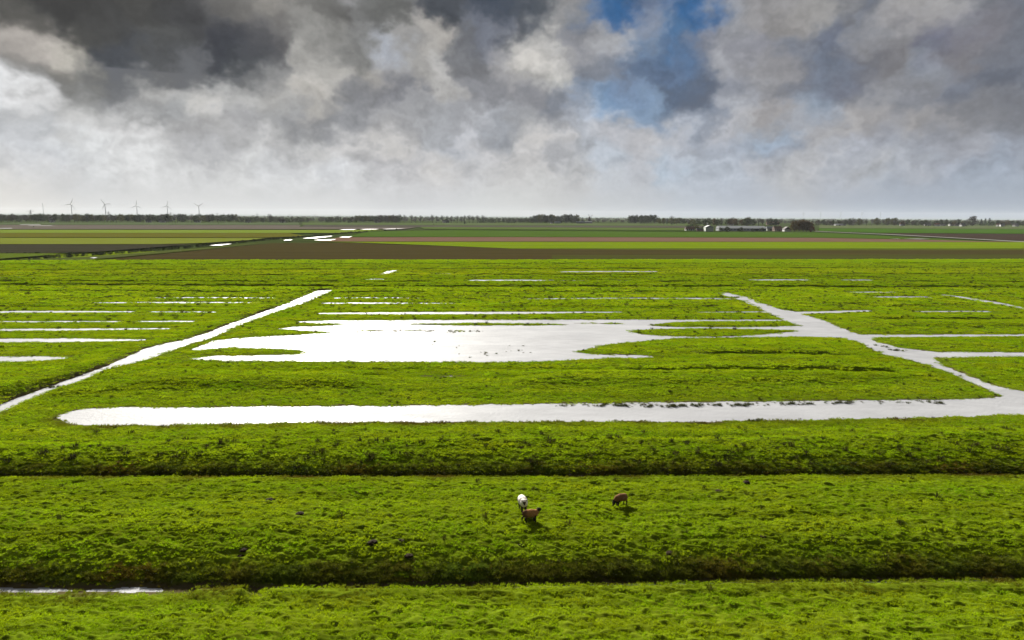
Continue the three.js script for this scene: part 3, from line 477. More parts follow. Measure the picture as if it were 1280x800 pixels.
function tree(kind, colour, px, py, top, label, group, category = 'tree', name) {
  const [x, z] = ground(px, py), D = -z, h = Math.max(1.2, (py - top) * D / FOCAL * 1.0), v = Math.floor(treeRand() * SHAPE[kind].length), key = kind + colour + v + (name ?? '');
  name ??= { round: 'broadleaf_tree', broad: 'spreading_tree', tall: 'slender_tree', bare: 'bare_tree', fir: 'fir_tree', bush: 'bush' }[kind];
  let t;
  if (protoTree[key]) t = copyOf(protoTree[key], label, group);
  else { t = protoTree[key] = thing(name, label, kind === 'bush' ? 'bush' : category, group); part('trunk', SHAPE[kind][v].wood, barkMat, t); part('crown', SHAPE[kind][v].crown, LEAF[colour], t); shade(t); }
  if (!group) delete t.userData.group;
  t.position.set(x, -0.35, z); t.rotation.y = treeRand() * 6.283;
  const w = 0.9 + 0.3 * treeRand(); t.scale.set(h * w, h, h * w);
  return t;
}
function row(x0, x1, b0, b1, top, vary, step, kinds, label, group) {
  for (let x = x0; x < x1; x += step * (0.65 + 0.7 * treeRand())) { const [k, c] = kinds[Math.floor(treeRand() * kinds.length)]; tree(k, c, x, lerp(b0, b1, (x - x0) / (x1 - x0)) + (treeRand() - 0.5) * 0.3, top - 1.6 + (treeRand() - 0.4) * vary, typeof label === 'string' ? label : label[k], group); }
}
const mix = [['round', 'dark'], ['round', 'grey'], ['round', 'dark'], ['broad', 'dark'], ['round', 'olive']];
row(-60, 300, 277.7, 278.1, 269.4, 2.4, 4.2, [...mix, ['bare', 'grey']], { round: 'dark round-crowned tree in the long tree row below the row of wind turbines', broad: 'dark spreading tree in the long tree row below the row of wind turbines', bare: 'nearly bare tree in the long tree row below the row of wind turbines' }, 'tree row below the wind turbines');
for (const [x, t] of [[47.5, 266.2], [51, 265.6], [71, 267]]) tree('tall', 'dark', x, 277.4, t, 'slender poplar-like tree standing above the long tree row near the radio mast', 'slender trees by the mast');
tree('broad', 'grey', 262, 278, 267.6, 'tallest spreading tree at the end of the long tree row under the last turbine');
row(300, 386, 278.2, 278.4, 272.4, 2.0, 5, [['round', 'dark'], ['round', 'grey'], ['bush', 'dark']], { round: 'low dark tree in the patchy hedge past the tree row under the turbines', bush: 'dark bush in the patchy hedge past the tree row under the turbines' }, 'patchy hedge of trees');
tree('bare', 'grey', 337.5, 278.2, 266.8, 'tall bare tree standing alone above the low hedge');
row(402, 446, 278.2, 278.4, 272.6, 1.6, 5, [['round', 'grey'], ['bush', 'dark'], ['fir', 'fir']], { round: 'small grey tree by the gap in the hedge', bush: 'low bush by the gap in the hedge', fir: 'small fir tree by the gap in the hedge' }, 'small trees by the hedge gap');
row(446, 502, 278.4, 278.6, 270.2, 1.6, 3.8, [['round', 'dark'], ['broad', 'grey'], ['round', 'olive']], { round: 'round tree in the dense dark wood beside the row of bare trees', broad: 'spreading tree in the dense dark wood beside the row of bare trees' }, 'dense wood beside the bare trees');
row(506, 608, 278.6, 278.8, 270.4, 2.2, 6.2, [['bare', 'grey']], 'thin bare tree in the open avenue of leafless trees', 'avenue of leafless trees');
row(600, 668, 278.8, 279, 274.4, 1.2, 5, [['bush', 'dark'], ['round', 'dark']], { bush: 'low dark bush between the leafless avenue and the windmill wood', round: 'low dark tree between the leafless avenue and the windmill wood' }, 'low growth before the windmill wood');
row(668, 722, 279, 279.1, 269.8, 2.0, 3.6, [['round', 'dark'], ['broad', 'olive'], ['broad', 'dark']], { round: 'round tree in the dense wood beside the windmill', broad: 'spreading tree in the dense wood beside the windmill' }, 'wood beside the windmill');
row(789, 820, 279.8, 280, 270.2, 1.2, 4, [['broad', 'dark'], ['round', 'dark']], { round: 'round tree in the isolated dark grove between windmill and farm', broad: 'spreading tree in the isolated dark grove between windmill and farm' }, 'isolated grove');
row(824, 858, 280.8, 281, 274, 1.8, 4.4, [['round', 'dark'], ['round', 'olive'], ['fir', 'fir']], { round: 'round tree between the isolated grove and the farm', fir: 'dark fir between the isolated grove and the farm' }, 'trees between grove and farm');
tree('bare', 'grey', 839.5, 280.8, 269.6, 'bare tree rising above the trees between grove and farm');
row(860, 976, 283, 283.4, 274.6, 2.2, 6, [['round', 'dark'], ['round', 'olive'], ['bare', 'grey'], ['round', 'brown']], { round: 'leafy tree behind the long farm shed', bare: 'bare tree behind the long farm shed' }, 'trees behind the farm shed');
tree('broad', 'olive', 934, 283.2, 271, 'large round olive tree behind the middle of the long farm shed');
tree('bare', 'grey', 915.5, 283.2, 270.8, 'small-headed bare tree behind the long farm shed');
for (const [x, t] of [[993, 275.4], [999, 274.8], [1004, 273.8], [1008, 275.2], [1013, 277]]) tree('broad', 'brown', x, 289.4, t, 'large brown autumn tree in the clump at the end of the farm', 'brown clump at the farm end');
tree('bush', 'red', 1015, 289.8, 282.4, 'russet red bush at the outer end of the brown clump', undefined, 'bush');
for (const [x, t] of [[860, 281], [865, 280]]) tree('round', 'dark', x, 288.2, t, 'dark tree beside the low white farm house', 'dark trees by the farm house');
tree('round', 'olive', 870.5, 288.4, 280.4, 'yellowish olive tree between the white farm house and the pale shed');
for (const [x, t] of [[901, 283.8], [909, 282.6], [926, 283.6], [941, 285.2], [952, 284]]) tree('bush', 'dark', x, 289.8, t, 'dark bush growing in front of the long farm shed', 'bushes before the farm shed', 'bush');
row(1022, 1068, 281.8, 282, 276.6, 1.8, 5, [['round', 'dark'], ['bush', 'dark'], ['bush', 'grey']], { round: 'low dark tree around the long white barn', bush: 'low bush around the long white barn' }, 'growth round the white barn');
row(1056, 1120, 282, 282.2, 273.6, 2.2, 6.5, [['round', 'dark'], ['broad', 'olive'], ['bare', 'grey']], { round: 'round tree in the wood between white barn and village', broad: 'olive spreading tree in the wood between white barn and village', bare: 'bare tree in the wood between white barn and village' }, 'wood between barn and village');
row(1118, 1210, 282.2, 282.6, 276.2, 2.4, 5.2, [['round', 'dark'], ['round', 'grey'], ['round', 'brown'], ['bush', 'dark']], { round: 'leafy tree among the white village houses', bush: 'garden bush among the white village houses' }, 'village trees');
tree('broad', 'grey', 1215, 282.8, 269.8, 'tallest broad tree at the edge of the village');
for (const [x, t] of [[1226, 273], [1231, 272.2], [1236, 272]]) tree('fir', 'fir', x, 282.9, t, 'dark fir in the tight group beside the tallest village tree', 'firs beside the tallest village tree');
row(1240, 1345, 282.9, 283.4, 277, 1.8, 5.2, [['round', 'dark'], ['round', 'brown'], ['bush', 'grey']], { round: 'leafy tree past the firs at the village end', bush: 'bush past the firs at the village end' }, 'trees at the village end');
// scrub along the slanting ditch, single bushes first
tree('bush', 'dark', 88, 321, 313.4, 'largest dark bush on the slanting scrubby ditch', undefined, 'bush');
tree('bush', 'dark', 258, 307, 302.4, 'dark bush on the slanting ditch beside the pale pool', undefined, 'bush');
for (const [x, y, t] of [[128, 317.4, 315.2], [42, 283.9, 282.2], [216, 280.6, 279.4], [273, 279.6, 278.6], [542, 280.6, 279.4], [581, 280, 276.4], [495.5, 286.6, 284.8]]) tree('bush', 'dark', x, y, t, 'small lone dark bush in the open fields', 'lone field bushes', 'bush');
{
  const r = rng(61), spots = [], line = world([-60, 333, 0, 327.4, 50, 323.2, 88, 319.6, 125, 317.4, 175, 313.6, 257, 306.6, 320, 300.4, 400, 294, 440, 290.4, 480, 288.2, 505, 286.8]);
  for (let i = 0; i + 1 < line.length; i++) { const a = line[i], b = line[i + 1], L = Math.hypot(b[0] - a[0], b[1] - a[1]); for (let s = 0; s < L; s += 0.9) { const t = s / L, w = (r() + r() - 1) * 5, x = lerp(a[0], b[0], t) + w * 0.6, d = lerp(a[1], b[1], t) + w, q = 0.7 + 0.6 * r(); spots.push([x, -0.5, -d, r() * 6.3, 0.8 + 1.3 * r() * r(), q, q * 0.95, q, r(), 0.9]); } }
  for (const bandLine of [[world([-60, 336, 0, 334.5, 14, 333.6]), 1.6], [world([0, 316.9, 60, 316.9]), 1.2]]) { const [l, wd] = bandLine; for (let i = 0; i + 1 < l.length; i++) { const a = l[i], b = l[i + 1], L = Math.hypot(b[0] - a[0], b[1] - a[1]); for (let s = 0; s < L; s += 0.7) { const t = s / L; spots.push([lerp(a[0], b[0], t), -0.4, -lerp(a[1], b[1], t) + (r() - 0.5) * wd * 2, r() * 6.3, 0.8 + 0.6 * r(), 0.9, 0.9, 0.9, r(), 0.8]); } } }
  scatter('ditch_scrub', 'dark reedy scrub along the slanting ditch', SHAPE.bush.map((s) => s.crown), LEAF.dark, spots);
  // far-off woods that read as one line
  const far = [];
  for (const [D, h0, h1, step] of [[2300, 7, 11, 13], [3200, 9, 13, 17], [5200, 11, 15, 30], [7800, 12, 16, 46]]) for (let x = -D * 0.9; x < D * 0.9; x += step * (0.6 + 0.8 * r())) {
    if (D < 5000 && noise(x / (D * 0.12) + D, 3) < -0.25) continue;
    const h = lerp(h0, h1, clamp(0.5 + 0.7 * noise(x / (D * 0.05), D) + 0.3 * (r() - 0.5)));
    far.push([x, -1.2, -D + (r() - 0.5) * D * 0.06, r() * 6.3, h * 1.15, 0.8 + 0.4 * r(), 0.8 + 0.4 * r(), 1, r(), 0.87]);
  }
  scatter('far_wood', 'far-off woods along the horizon', [SHAPE.broad[0].crown, SHAPE.bush[1].crown, SHAPE.round[2].crown], LEAF.grey, far);
}
// ------------------------------------------------------------------ buildings, mill, turbines, pylons
const plain = (name, r, g, b, roughness = 0.9, metalness = 0) => { const m = new THREE.MeshStandardMaterial({ color: rgb(r, g, b), roughness, metalness }); m.name = name; return m; };
const M = { white: plain('white_render', 0.4, 0.4, 0.39), brick: plain('red_brick', 0.13, 0.075, 0.055), tile: plain('red_roof_tiles', 0.17, 0.065, 0.045), darkTile: plain('dark_roof_tiles', 0.055, 0.05, 0.05), brownTile: plain('brown_roof_tiles', 0.1, 0.06, 0.045), sheet: plain('grey_roof_sheeting', 0.15, 0.165, 0.18, 0.8), cladding: plain('grey_blue_cladding', 0.13, 0.15, 0.17, 0.7), pale: plain('pale_green_cladding', 0.24, 0.27, 0.23, 0.7), glass: plain('dark_window_glass', 0.03, 0.035, 0.04, 0.15), black: plain('tarred_boards', 0.03, 0.028, 0.028), steel: plain('galvanised_steel', 0.22, 0.23, 0.24, 0.6), paint: plain('turbine_paint', 0.34, 0.35, 0.36, 0.5), thatch: plain('thatch', 0.09, 0.07, 0.05), wood: plain('sail_lattice', 0.1, 0.07, 0.05) };
const box = (w, h, d, x = 0, y = 0, z = 0) => new THREE.BoxGeometry(w, h, d).translate(x, y + h / 2, z);
function gable(w, h, d, over = 0.4, base = 0) {          // ridge along x
  const s = new THREE.Shape([[-d / 2 - over, 0], [d / 2 + over, 0], [0, h]].map(([a, b]) => new THREE.Vector2(a, b)));
  return new THREE.ExtrudeGeometry(s, { depth: w + over * 2, bevelEnabled: false }).translate(0, 0, -w / 2 - over).rotateY(Math.PI / 2).translate(0, base, 0);
}
function building(name, label, category, group, px, py, w, wallH, roofH, d, turn, wall, roof, opts = {}) {
  const t = thing(name, label, category, group), [x, z] = ground(px, py);
  t.position.set(x, -0.3, z); t.rotation.y = turn;
  part('wall', mergeGeometries([box(w, wallH, d).toNonIndexed(), gable(w - 0.02, roofH * 0.97, d - 0.02, 0, wallH - 0.01)]), wall, t);
  const r = part('roof', gable(w, roofH, d, 0.45, wallH + 0.06), roof, t);
  if (opts.chimney) part('chimney', box(0.9, 1.8, 0.9, w * 0.3, wallH + roofH - 0.7, 0), M.brick, r);
  for (let k = 0; k < (opts.windows ?? 0); k++) part('window', box(opts.ww ?? 1.4, opts.wh ?? 1.5, 0.12, -w / 2 + (k + 0.5) * w / opts.windows, wallH * 0.36, d / 2 + 0.05), M.glass, t);
  for (const dx of opts.doors ?? []) part('door', box(opts.dw ?? 1.1, Math.min(wallH * 0.8, opts.dh ?? 2.2), 0.14, dx, 0.02, d / 2 + 0.06), opts.doorMat ?? M.black, t);
  return shade(t);
}
// the farm
building('farm_shed', 'long low farm shed with pale grey roof and grey walls behind dark bushes', 'shed', undefined, 926, 288.2, 62, 3.3, 3.2, 17, 0.02, M.cladding, M.sheet, { windows: 14, ww: 2.2, wh: 1.1, doors: [-6, 18], dw: 3.4, dh: 3 });
building('barn', 'pale green-white barn standing gable-on at the end of the long farm shed', 'barn', undefined, 885.6, 288.8, 15, 5.0, 2.6, 9.6, Math.PI / 2 - 0.1, M.pale, M.sheet, { doors: [2], dw: 3.2, dh: 3.4 });
building('farmhouse', 'low white farmhouse with brown roof beside the dark trees', 'house', undefined, 862, 288.4, 11, 2.4, 2.6, 7, 0.1, M.white, M.brownTile, { windows: 4, doors: [0.6], chimney: 1 });
building('outbuilding', 'small brick outbuilding with dark roof between farmhouse and pale barn', 'shed', undefined, 874.5, 288.6, 8, 1.9, 1.6, 5, 0.05, M.brick, M.darkTile, { doors: [-1.5] });
building('farmhouse', 'brown-roofed brick farmhouse between the long shed and the white gable house', 'house', undefined, 971.4, 288.6, 10, 2.8, 3.6, 8, 0.05, M.brick, M.brownTile, { windows: 4, chimney: 1, doors: [1.2] });
building('outbuilding', 'pale green outbuilding touching the end of the long farm shed', 'shed', undefined, 961.6, 288.2, 8, 3.2, 2.6, 7, 0, M.pale, M.sheet, { doors: [1], dw: 2.6, dh: 2.6 });
building('farmhouse', 'dark-roofed white gable house below the brown autumn trees', 'house', undefined, 983, 289, 8, 2.9, 3.2, 8, Math.PI / 2, M.white, M.darkTile, { windows: 2, doors: [0] });
{ const t = thing('silo', 'slim pale silo beside the gable of the pale barn', 'silo'), [x, z] = ground(884, 287.2); t.position.set(x, -0.3, z); part('shell', new THREE.CylinderGeometry(0.75, 0.75, 9, 14).translate(0, 4.5, 0), M.steel, t); part('cap', new THREE.ConeGeometry(0.85, 0.8, 14).translate(0, 9.4, 0), M.steel, t); shade(t); }
// red-roofed houses behind the farm, white houses of the village, houses in the tree rows
const houseList = [[962, 281, 'red-roofed brick house behind the farm trees, beside its twin', M.brick, M.tile, 15, 'red-roofed houses behind the farm'], [970, 281, 'red-roofed brick house behind the farm trees, beside its twin', M.brick, M.tile, 13, 'red-roofed houses behind the farm'], [913, 281.4, 'red-roofed white house glimpsed behind the long farm shed', M.white, M.tile, 11]];
for (const [x, y, label, wall, roof, w, group] of houseList) building('house', label, 'house', group, x, y, w, 4.2, 4.6, 9, 0.1, wall, roof, { windows: 4, chimney: 1 });
const vr = rng(19);
for (const [x, y, w] of [[1128, 282.3, 9], [1159, 282.3, 11], [1171, 282.8, 9], [1178.5, 282.4, 10], [1189, 282.5, 9], [1196.5, 282.6, 11], [1203, 283.1, 8], [1249, 283, 9], [1252.5, 283.2, 7], [1269.5, 283.2, 9]]) building('village_house', 'small white house with dark roof among the village trees', 'house', 'white village houses', x, y, w * 1.15, 4.2, 3.6, 8, (vr() - 0.5) * 0.8, M.white, vr() < 0.35 ? M.tile : M.darkTile, { windows: 3, doors: [0.5] });
building('long_barn', 'long low white barn by itself at the edge of the meadow', 'barn', undefined, 1050, 282, 24, 2.6, 1.9, 9, 0.02, M.white, M.sheet, { doors: [-3], dw: 4, dh: 2.2 });
building('shed', 'small white shed beside the long white barn', 'shed', undefined, 1040, 281.8, 5, 2.6, 1.2, 4, 0, M.white, M.darkTile, { doors: [0] });
for (const [x, y, w, label] of [[65, 277.9, 6, 'white cottage under the slender trees of the tree row'], [186, 278, 8, 'white cottage in the tree row under the middle wind turbine'], [310.5, 278.2, 8, 'white cottage at the start of the patchy hedge'], [203, 278, 9, 'pale cottage in the tree row before the fourth wind turbine'], [246.5, 278, 10, 'pale cottage in the gap of the tree row under the last turbine'], [353, 278.3, 9, 'white cottage behind the patchy hedge under a bare tree'], [471, 278.4, 9, 'white cottage at the foot of the dense dark wood'], [557.5, 278.6, 12, 'white house seen between the leafless avenue trees']]) building('cottage', label, 'house', undefined, x, y, w * 1.3, 3.6, 3.6, 7, 0.2, M.white, M.darkTile, { windows: 3, doors: [0.4] });
// the windmill and its yard
{
  const t = thing('windmill', 'dark smock windmill with lattice sails above a white-roofed shed', 'windmill'), [x, z] = ground(736.6, 278.9); t.position.set(x, -0.3, z); t.rotation.y = 0.3;
  part('base', new THREE.CylinderGeometry(3.7, 4.1, 5.2, 8).translate(0, 2.6, 0), M.brick, t);
  part('body', new THREE.CylinderGeometry(2.0, 3.5, 10.5, 8).translate(0, 10.5, 0), M.black, t);
  part('gallery', new THREE.CylinderGeometry(5, 5, 0.3, 16).translate(0, 5.35, 0), M.wood, t);
  const cap = part('cap', new THREE.SphereGeometry(2.5, 12, 8, 0, 6.283, 0, 1.571).scale(1, 0.95, 1.25).translate(0, 15.75, 0), M.thatch, t);
  part('sail_hub', new THREE.CylinderGeometry(0.4, 0.4, 2.4, 8).rotateX(Math.PI / 2).translate(0, 16.6, 3.4), M.wood, cap);
  for (let k = 0; k < 4; k++) { const g = [box(0.3, 10, 0.25)]; for (let n = 0; n < 9; n++) g.push(box(1.9, 0.14, 0.12, 0.85, 1.6 + n * 1.0, 0)); g.push(box(0.14, 8.3, 0.1, 1.8, 1.6, 0.12), box(0.12, 8.3, 0.1, 0.95, 1.6, 0.14)); part('sail', mergeGeometries(g).rotateZ(k * Math.PI / 2 + 0.72).translate(0, 16.6, 4.4), M.wood, t); }
  for (const a of [0.4, 2.0, 4.1]) part('window', box(0.8, 1.2, 0.3, 0, 8.2, 2.95).rotateY(a), M.glass, t);
  shade(t);
}
building('mill_shed', 'shed with bright white roof at the foot of the windmill', 'shed', undefined, 735.4, 279.2, 19, 3.4, 2.4, 9, 0.06, M.black, M.white, { windows: 4 });
building('mill_barn', 'long dark barn beside the windmill shed', 'barn', undefined, 725.5, 279.3, 22, 3.4, 2.2, 8, 0, M.black, M.cladding, { windows: 5 });
building('mill_cottage', 'low grey-roofed cottage before the windmill wood', 'house', undefined, 697, 279.3, 14, 2.6, 2.6, 7, 0.1, M.cladding, M.sheet, { windows: 3 });
building('mill_cottage', 'tiny white cottage before the windmill wood', 'house', undefined, 689.6, 279.5, 6, 2.2, 1.8, 5, 0.1, M.white, M.darkTile, { windows: 2 });
// wind turbines
const bladeGeo = (() => {
  const s = new THREE.Shape(); s.moveTo(-0.9, 0); s.quadraticCurveTo(-1.4, 5, -1.9, 8); s.quadraticCurveTo(-1.2, 22, -0.3, 35); s.lineTo(0.2, 35); s.quadraticCurveTo(0.9, 16, 0.9, 0);
  return new THREE.ExtrudeGeometry(s, { depth: 0.5, bevelEnabled: true, bevelSize: 0.12, bevelThickness: 0.2, bevelSegments: 1 }).translate(0, 0, -0.25);
})();
function turbine(label, group, px, hubY, D, spin, R, yaw) {
  const [x, z] = atDistance(px, D), d = pixelDir(px, hubY), hub = CAM_H + d.y / -d.z * D, k = R / 36, t = thing('wind_turbine', label, 'wind turbine', group);
  t.position.set(x, -0.6, z); t.rotation.y = yaw;
  part('tower', new THREE.CylinderGeometry(1.3 * k, 2.3 * k, hub, 16).translate(0, hub / 2, 0), M.paint, t);
  part('nacelle', new THREE.CapsuleGeometry(1.9 * k, 6 * k, 4, 10).rotateX(Math.PI / 2).translate(0, hub + 1.2 * k, 0.5 * k), M.paint, t);
  part('hub', new THREE.SphereGeometry(1.8 * k, 10, 8).scale(1, 1, 1.3).translate(0, hub + 1.2 * k, 5.6 * k), M.paint, t);
  for (let n = 0; n < 3; n++) { const b = part('blade', bladeGeo, M.paint, t); b.scale.setScalar(k); b.position.set(0, hub + 1.2 * k, 5.6 * k); b.rotation.z = -rad(spin + n * 120); }
  return shade(t);
}
const L5 = ['standing next to the radio mast and power pylon', 'second in the row counting from the radio mast', 'in the middle of the row of five over the tree row', 'second in the row counting from the low hedge end', 'with two raised blades, last of the row at the low hedge end'];
[[92, 255.4, 23, 36], [134, 255.4, -33, 36], [173.2, 257, 5, 34], [211.2, 257.4, 12, 34], [250.4, 257.6, 60, 34]].forEach(([x, y, s, R], i) => turbine(`grey wind turbine ${L5[i]}`, 'row of five wind turbines', x, y, 4050 + i * 40, s, R, 0.25));
[[1002.5, 266.8, 20], [1024, 266.6, 40], [1049, 266.6, 5], [1075.5, 266.4, 0], [1098.5, 266.6, 55]].forEach(([x, y, s]) => turbine('faint far-off wind turbine in the hazy row over the village side', 'hazy row of far wind turbines', x, y, 8800, s, 30, 0.2));
// pylons and mast
function bar(a, b, r) { const A = new THREE.Vector3(...a), B = new THREE.Vector3(...b), g = new THREE.CylinderGeometry(r, r, A.distanceTo(B), 4); g.applyQuaternion(new THREE.Quaternion().setFromUnitVectors(new THREE.Vector3(0, 1, 0), B.clone().sub(A).normalize())); return g.translate((A.x + B.x) / 2, (A.y + B.y) / 2, (A.z + B.z) / 2); }
const pylonParts = (() => {
  const body = [], H = 30, at = (y) => lerp(3.2, 0.5, y / H);
  for (const [sx, sz] of [[1, 1], [1, -1], [-1, 1], [-1, -1]]) body.push(bar([3.2 * sx, 0, 3.2 * sz], [0.5 * sx, H, 0.5 * sz], 0.22));
  for (let k = 0; k < 7; k++) { const y0 = k * 4.2, y1 = y0 + 4.2, a = at(y0), b = at(y1); for (const s of [-1, 1]) body.push(bar([-a, y0, a * s], [b, y1, b * s], 0.12), bar([a, y0, a * s], [-b, y1, b * s], 0.12), bar([a * s, y0, -a], [b * s, y1, b], 0.12), bar([a * s, y0, a], [b * s, y1, -b], 0.12)); }
  const arm = (y, w) => mergeGeometries([bar([-w, y, 0], [w, y, 0], 0.28), bar([-w, y, 0], [0, y + 2.2, 0], 0.16), bar([w, y, 0], [0, y + 2.2, 0], 0.16)]);
  return [mergeGeometries(body), arm(26.2, 10.5), arm(21.5, 5)];
})();
function pylon(label, group, px, top, D) { const t = thing('power_pylon', label, 'pylon', group), [x, z] = atDistance(px, D), d = pixelDir(px, top), h = CAM_H + d.y / -d.z * D; t.position.set(x, -0.6, z); t.scale.setScalar(h / 30); part('lattice', pylonParts[0], M.steel, t); part('crossarm', pylonParts[1], M.steel, t); part('crossarm', pylonParts[2], M.steel, t); t.rotation.y = 0.15; return shade(t); }
pylon('grey lattice power pylon with wide arms beside the radio mast', 'power pylons', 40.4, 262.2, 1850);
for (const [x, y, D] of [[137.4, 264, 2400], [215, 265, 2500], [272.8, 266, 2600], [322.5, 266.6, 2900], [363.2, 267.2, 3100], [394, 267.4, 3300], [424.5, 267.8, 3500], [449.5, 268.2, 3700]]) pylon('thin grey power pylon in the far line over the trees and hedge', 'far line of power pylons', x, y, D);
{ const t = thing('radio_mast', 'tall thin radio mast between power pylon and wind turbine', 'mast'), [x, z] = atDistance(56.6, 3600), d = pixelDir(56.6, 254.2), h = CAM_H + d.y / -d.z * 3600; t.position.set(x, -0.6, z); part('pole', new THREE.CylinderGeometry(0.5, 1.2, h, 8).translate(0, h / 2, 0), M.steel, t); part('antenna', new THREE.CylinderGeometry(1.6, 1.6, 4, 8).translate(0, h - 3, 0), M.steel, t); shade(t); }
// ------------------------------------------------------------------ sheep: one continuous skin each, meshed from a skeleton
const sheepMat = new THREE.MeshPhysicalMaterial({ vertexColors: true, roughness: 1, specularIntensity: 0.1 }); sheepMat.name = 'fleece_and_skin';
function sheepGeometry(P, fleece, rump, skin) {
  // bones: [a, b, ra, rb, kind] kind 0 fleece, 1 skin; x forward, y up, z right
  const B = [], J = P.joints;
  const add = (a, b, ra, rb, k) => B.push([a, b, ra, rb, k]);
  add([-0.30, 0.56, 0], [0.02, 0.57, 0], 0.205, 0.215, 0); add([0.02, 0.57, 0], [0.28, 0.56, 0], 0.215, 0.19, 0);
  add([-0.12, 0.50, 0], [0.16, 0.49, 0], 0.19, 0.19, 0);
  add([0.28, 0.58, 0], J.neck, 0.16, 0.105, 0); add(J.neck, J.poll, 0.105, 0.085, P.darkNeck ? 1 : 0);
  add(J.poll, J.muzzle, 0.08, 0.045, 1);
  add(J.ear[0], J.ear[1], 0.022, 0.012, 1); add(J.ear[2], J.ear[3], 0.022, 0.012, 1);
  add([-0.46, 0.62, 0], [-0.53, 0.46, 0], 0.045, 0.03, 0);
  P.legs.forEach(([hip, knee, hock, foot], i) => { const hind = i > 1; add(hip, knee, hind ? 0.12 : 0.085, hind ? 0.062 : 0.048, hind ? 0 : 1); add(knee, hock, hind ? 0.055 : 0.042, 0.034, 1); add(hock, foot, 0.032, 0.036, 1); });
  const N = 76, S = 0.86, mc = new MarchingCubes(N, new THREE.MeshBasicMaterial(), false, false, 160000);
  mc.isolation = 0;
  const near = (p, [a, b, ra, rb]) => { const ab = [b[0] - a[0], b[1] - a[1], b[2] - a[2]], ap = [p[0] - a[0], p[1] - a[1], p[2] - a[2]], t = clamp((ab[0] * ap[0] + ab[1] * ap[1] + ab[2] * ap[2]) / Math.max(1e-9, ab[0] ** 2 + ab[1] ** 2 + ab[2] ** 2)); return Math.hypot(ap[0] - t * ab[0], ap[1] - t * ab[1], ap[2] - t * ab[2]) - lerp(ra, rb, t); };
  for (let z = 0; z < N; z++) for (let y = 0; y < N; y++) for (let x = 0; x < N; x++) {
    const p = [(x / N * 2 - 1) * S, (y / N * 2 - 1) * S + 0.5, (z / N * 2 - 1) * S];
    let d = 1e9, s = 0;
    for (const b of B) { const e = near(p, b); if (e < 0.25) s += Math.exp(-e * 38); d = Math.min(d, e); }
    d = s > 0 ? -Math.log(s) / 38 : d;
    if (d < 0.06 && p[1] > 0.3) d += 0.016 * noise(p[0] * 16 + p[1] * 9, p[2] * 16 + p[1] * 7);   // locks of wool
    mc.field[x + y * N + z * N * N] = -d;
  }
  mc.update();
  const n = mc.count, pos = new Float32Array(n * 3), nor = new Float32Array(n * 3), col = new Float32Array(n * 3);
  for (let i = 0; i < n; i++) {
    const p = [mc.positionArray[3 * i] * S, mc.positionArray[3 * i + 1] * S + 0.5, mc.positionArray[3 * i + 2] * S];
    pos.set(p, 3 * i); nor.set([mc.normalArray[3 * i], mc.normalArray[3 * i + 1], mc.normalArray[3 * i + 2]], 3 * i);
    let best = 1e9, kind = 0; for (const b of B) { const e = near(p, b); if (e < best) { best = e; kind = b[4]; } }
    const lock = 1 + 0.22 * noise(p[0] * 22, p[1] * 22 + p[2] * 15), back = smooth(-0.1, -0.36, p[0] + 0.12 * noise(p[1] * 6, p[0] * 6));
    const c = kind ? skin : fleece.map((v, k) => lerp(v, rump[k], back) * lock);
    col.set(c, 3 * i);
  }
  const g = new THREE.BufferGeometry();
  g.setAttribute('position', new THREE.BufferAttribute(pos, 3)); g.setAttribute('normal', new THREE.BufferAttribute(nor, 3)); g.setAttribute('color', new THREE.BufferAttribute(col, 3));
  if (P.twist) { /* head turns are set by the joints */ }
  return g;
}
const legsAt = (f1, f2, h1, h2) => [[[0.24, 0.44, 0.10], [0.24 + f1 * 0.4, 0.24, 0.10], [0.24 + f1 * 0.8, 0.12, 0.10], [0.24 + f1, 0.025, 0.10]], [[0.24, 0.44, -0.10], [0.24 + f2 * 0.4, 0.24, -0.10], [0.24 + f2 * 0.8, 0.12, -0.10], [0.24 + f2, 0.025, -0.10]], [[-0.34, 0.50, 0.11], [-0.32 + h1 * 0.3, 0.36, 0.11], [-0.41 + h1 * 0.7, 0.22, 0.11], [-0.37 + h1, 0.025, 0.11]], [[-0.34, 0.50, -0.11], [-0.32 + h2 * 0.3, 0.36, -0.11], [-0.41 + h2 * 0.7, 0.22, -0.11], [-0.37 + h2, 0.025, -0.11]]];
const eyeMat = plain('eye', 0.012, 0.01, 0.008, 0.2), hoofMat = plain('hoof_horn', 0.02, 0.018, 0.016, 0.6);
function sheep(label, px, py, heading, scale, P, fleece, rump, skin) {
  const t = thing('sheep', label, 'sheep', 'three sheep grazing on the near strip of pasture'), p = onTurf(px, py);
  t.position.set(p[0], [-0.4, 0, 0.4].flatMap((a) => [-0.15, 0, 0.15].map((b) => height(p[0] + a, -p[2] + b))).reduce((a, b) => a + b) / 9 + 0.02, p[2]); t.rotation.y = heading; t.scale.setScalar(scale);
  part('body', sheepGeometry(P, fleece, rump, skin), sheepMat, t);
  const J = P.joints, f = new THREE.Vector3(...J.muzzle).sub(new THREE.Vector3(...J.poll)).normalize(), side = new THREE.Vector3(...J.ear[1]).sub(new THREE.Vector3(...J.ear[3])).normalize(), up = side.clone().cross(f).normalize(); if (up.y < 0) up.negate();
  for (const s of [-1, 1]) part('eye', new THREE.SphereGeometry(0.014, 8, 6).translate(...new THREE.Vector3(...J.poll).addScaledVector(f, 0.09).addScaledVector(side, s * 0.062).addScaledVector(up, 0.03).toArray()), eyeMat, t);
  for (const [, , , foot] of P.legs) part('hoof', new THREE.CylinderGeometry(0.03, 0.042, 0.05, 8).translate(foot[0] + 0.005, 0.02, foot[2]), hoofMat, t);
  return shade(t);
}
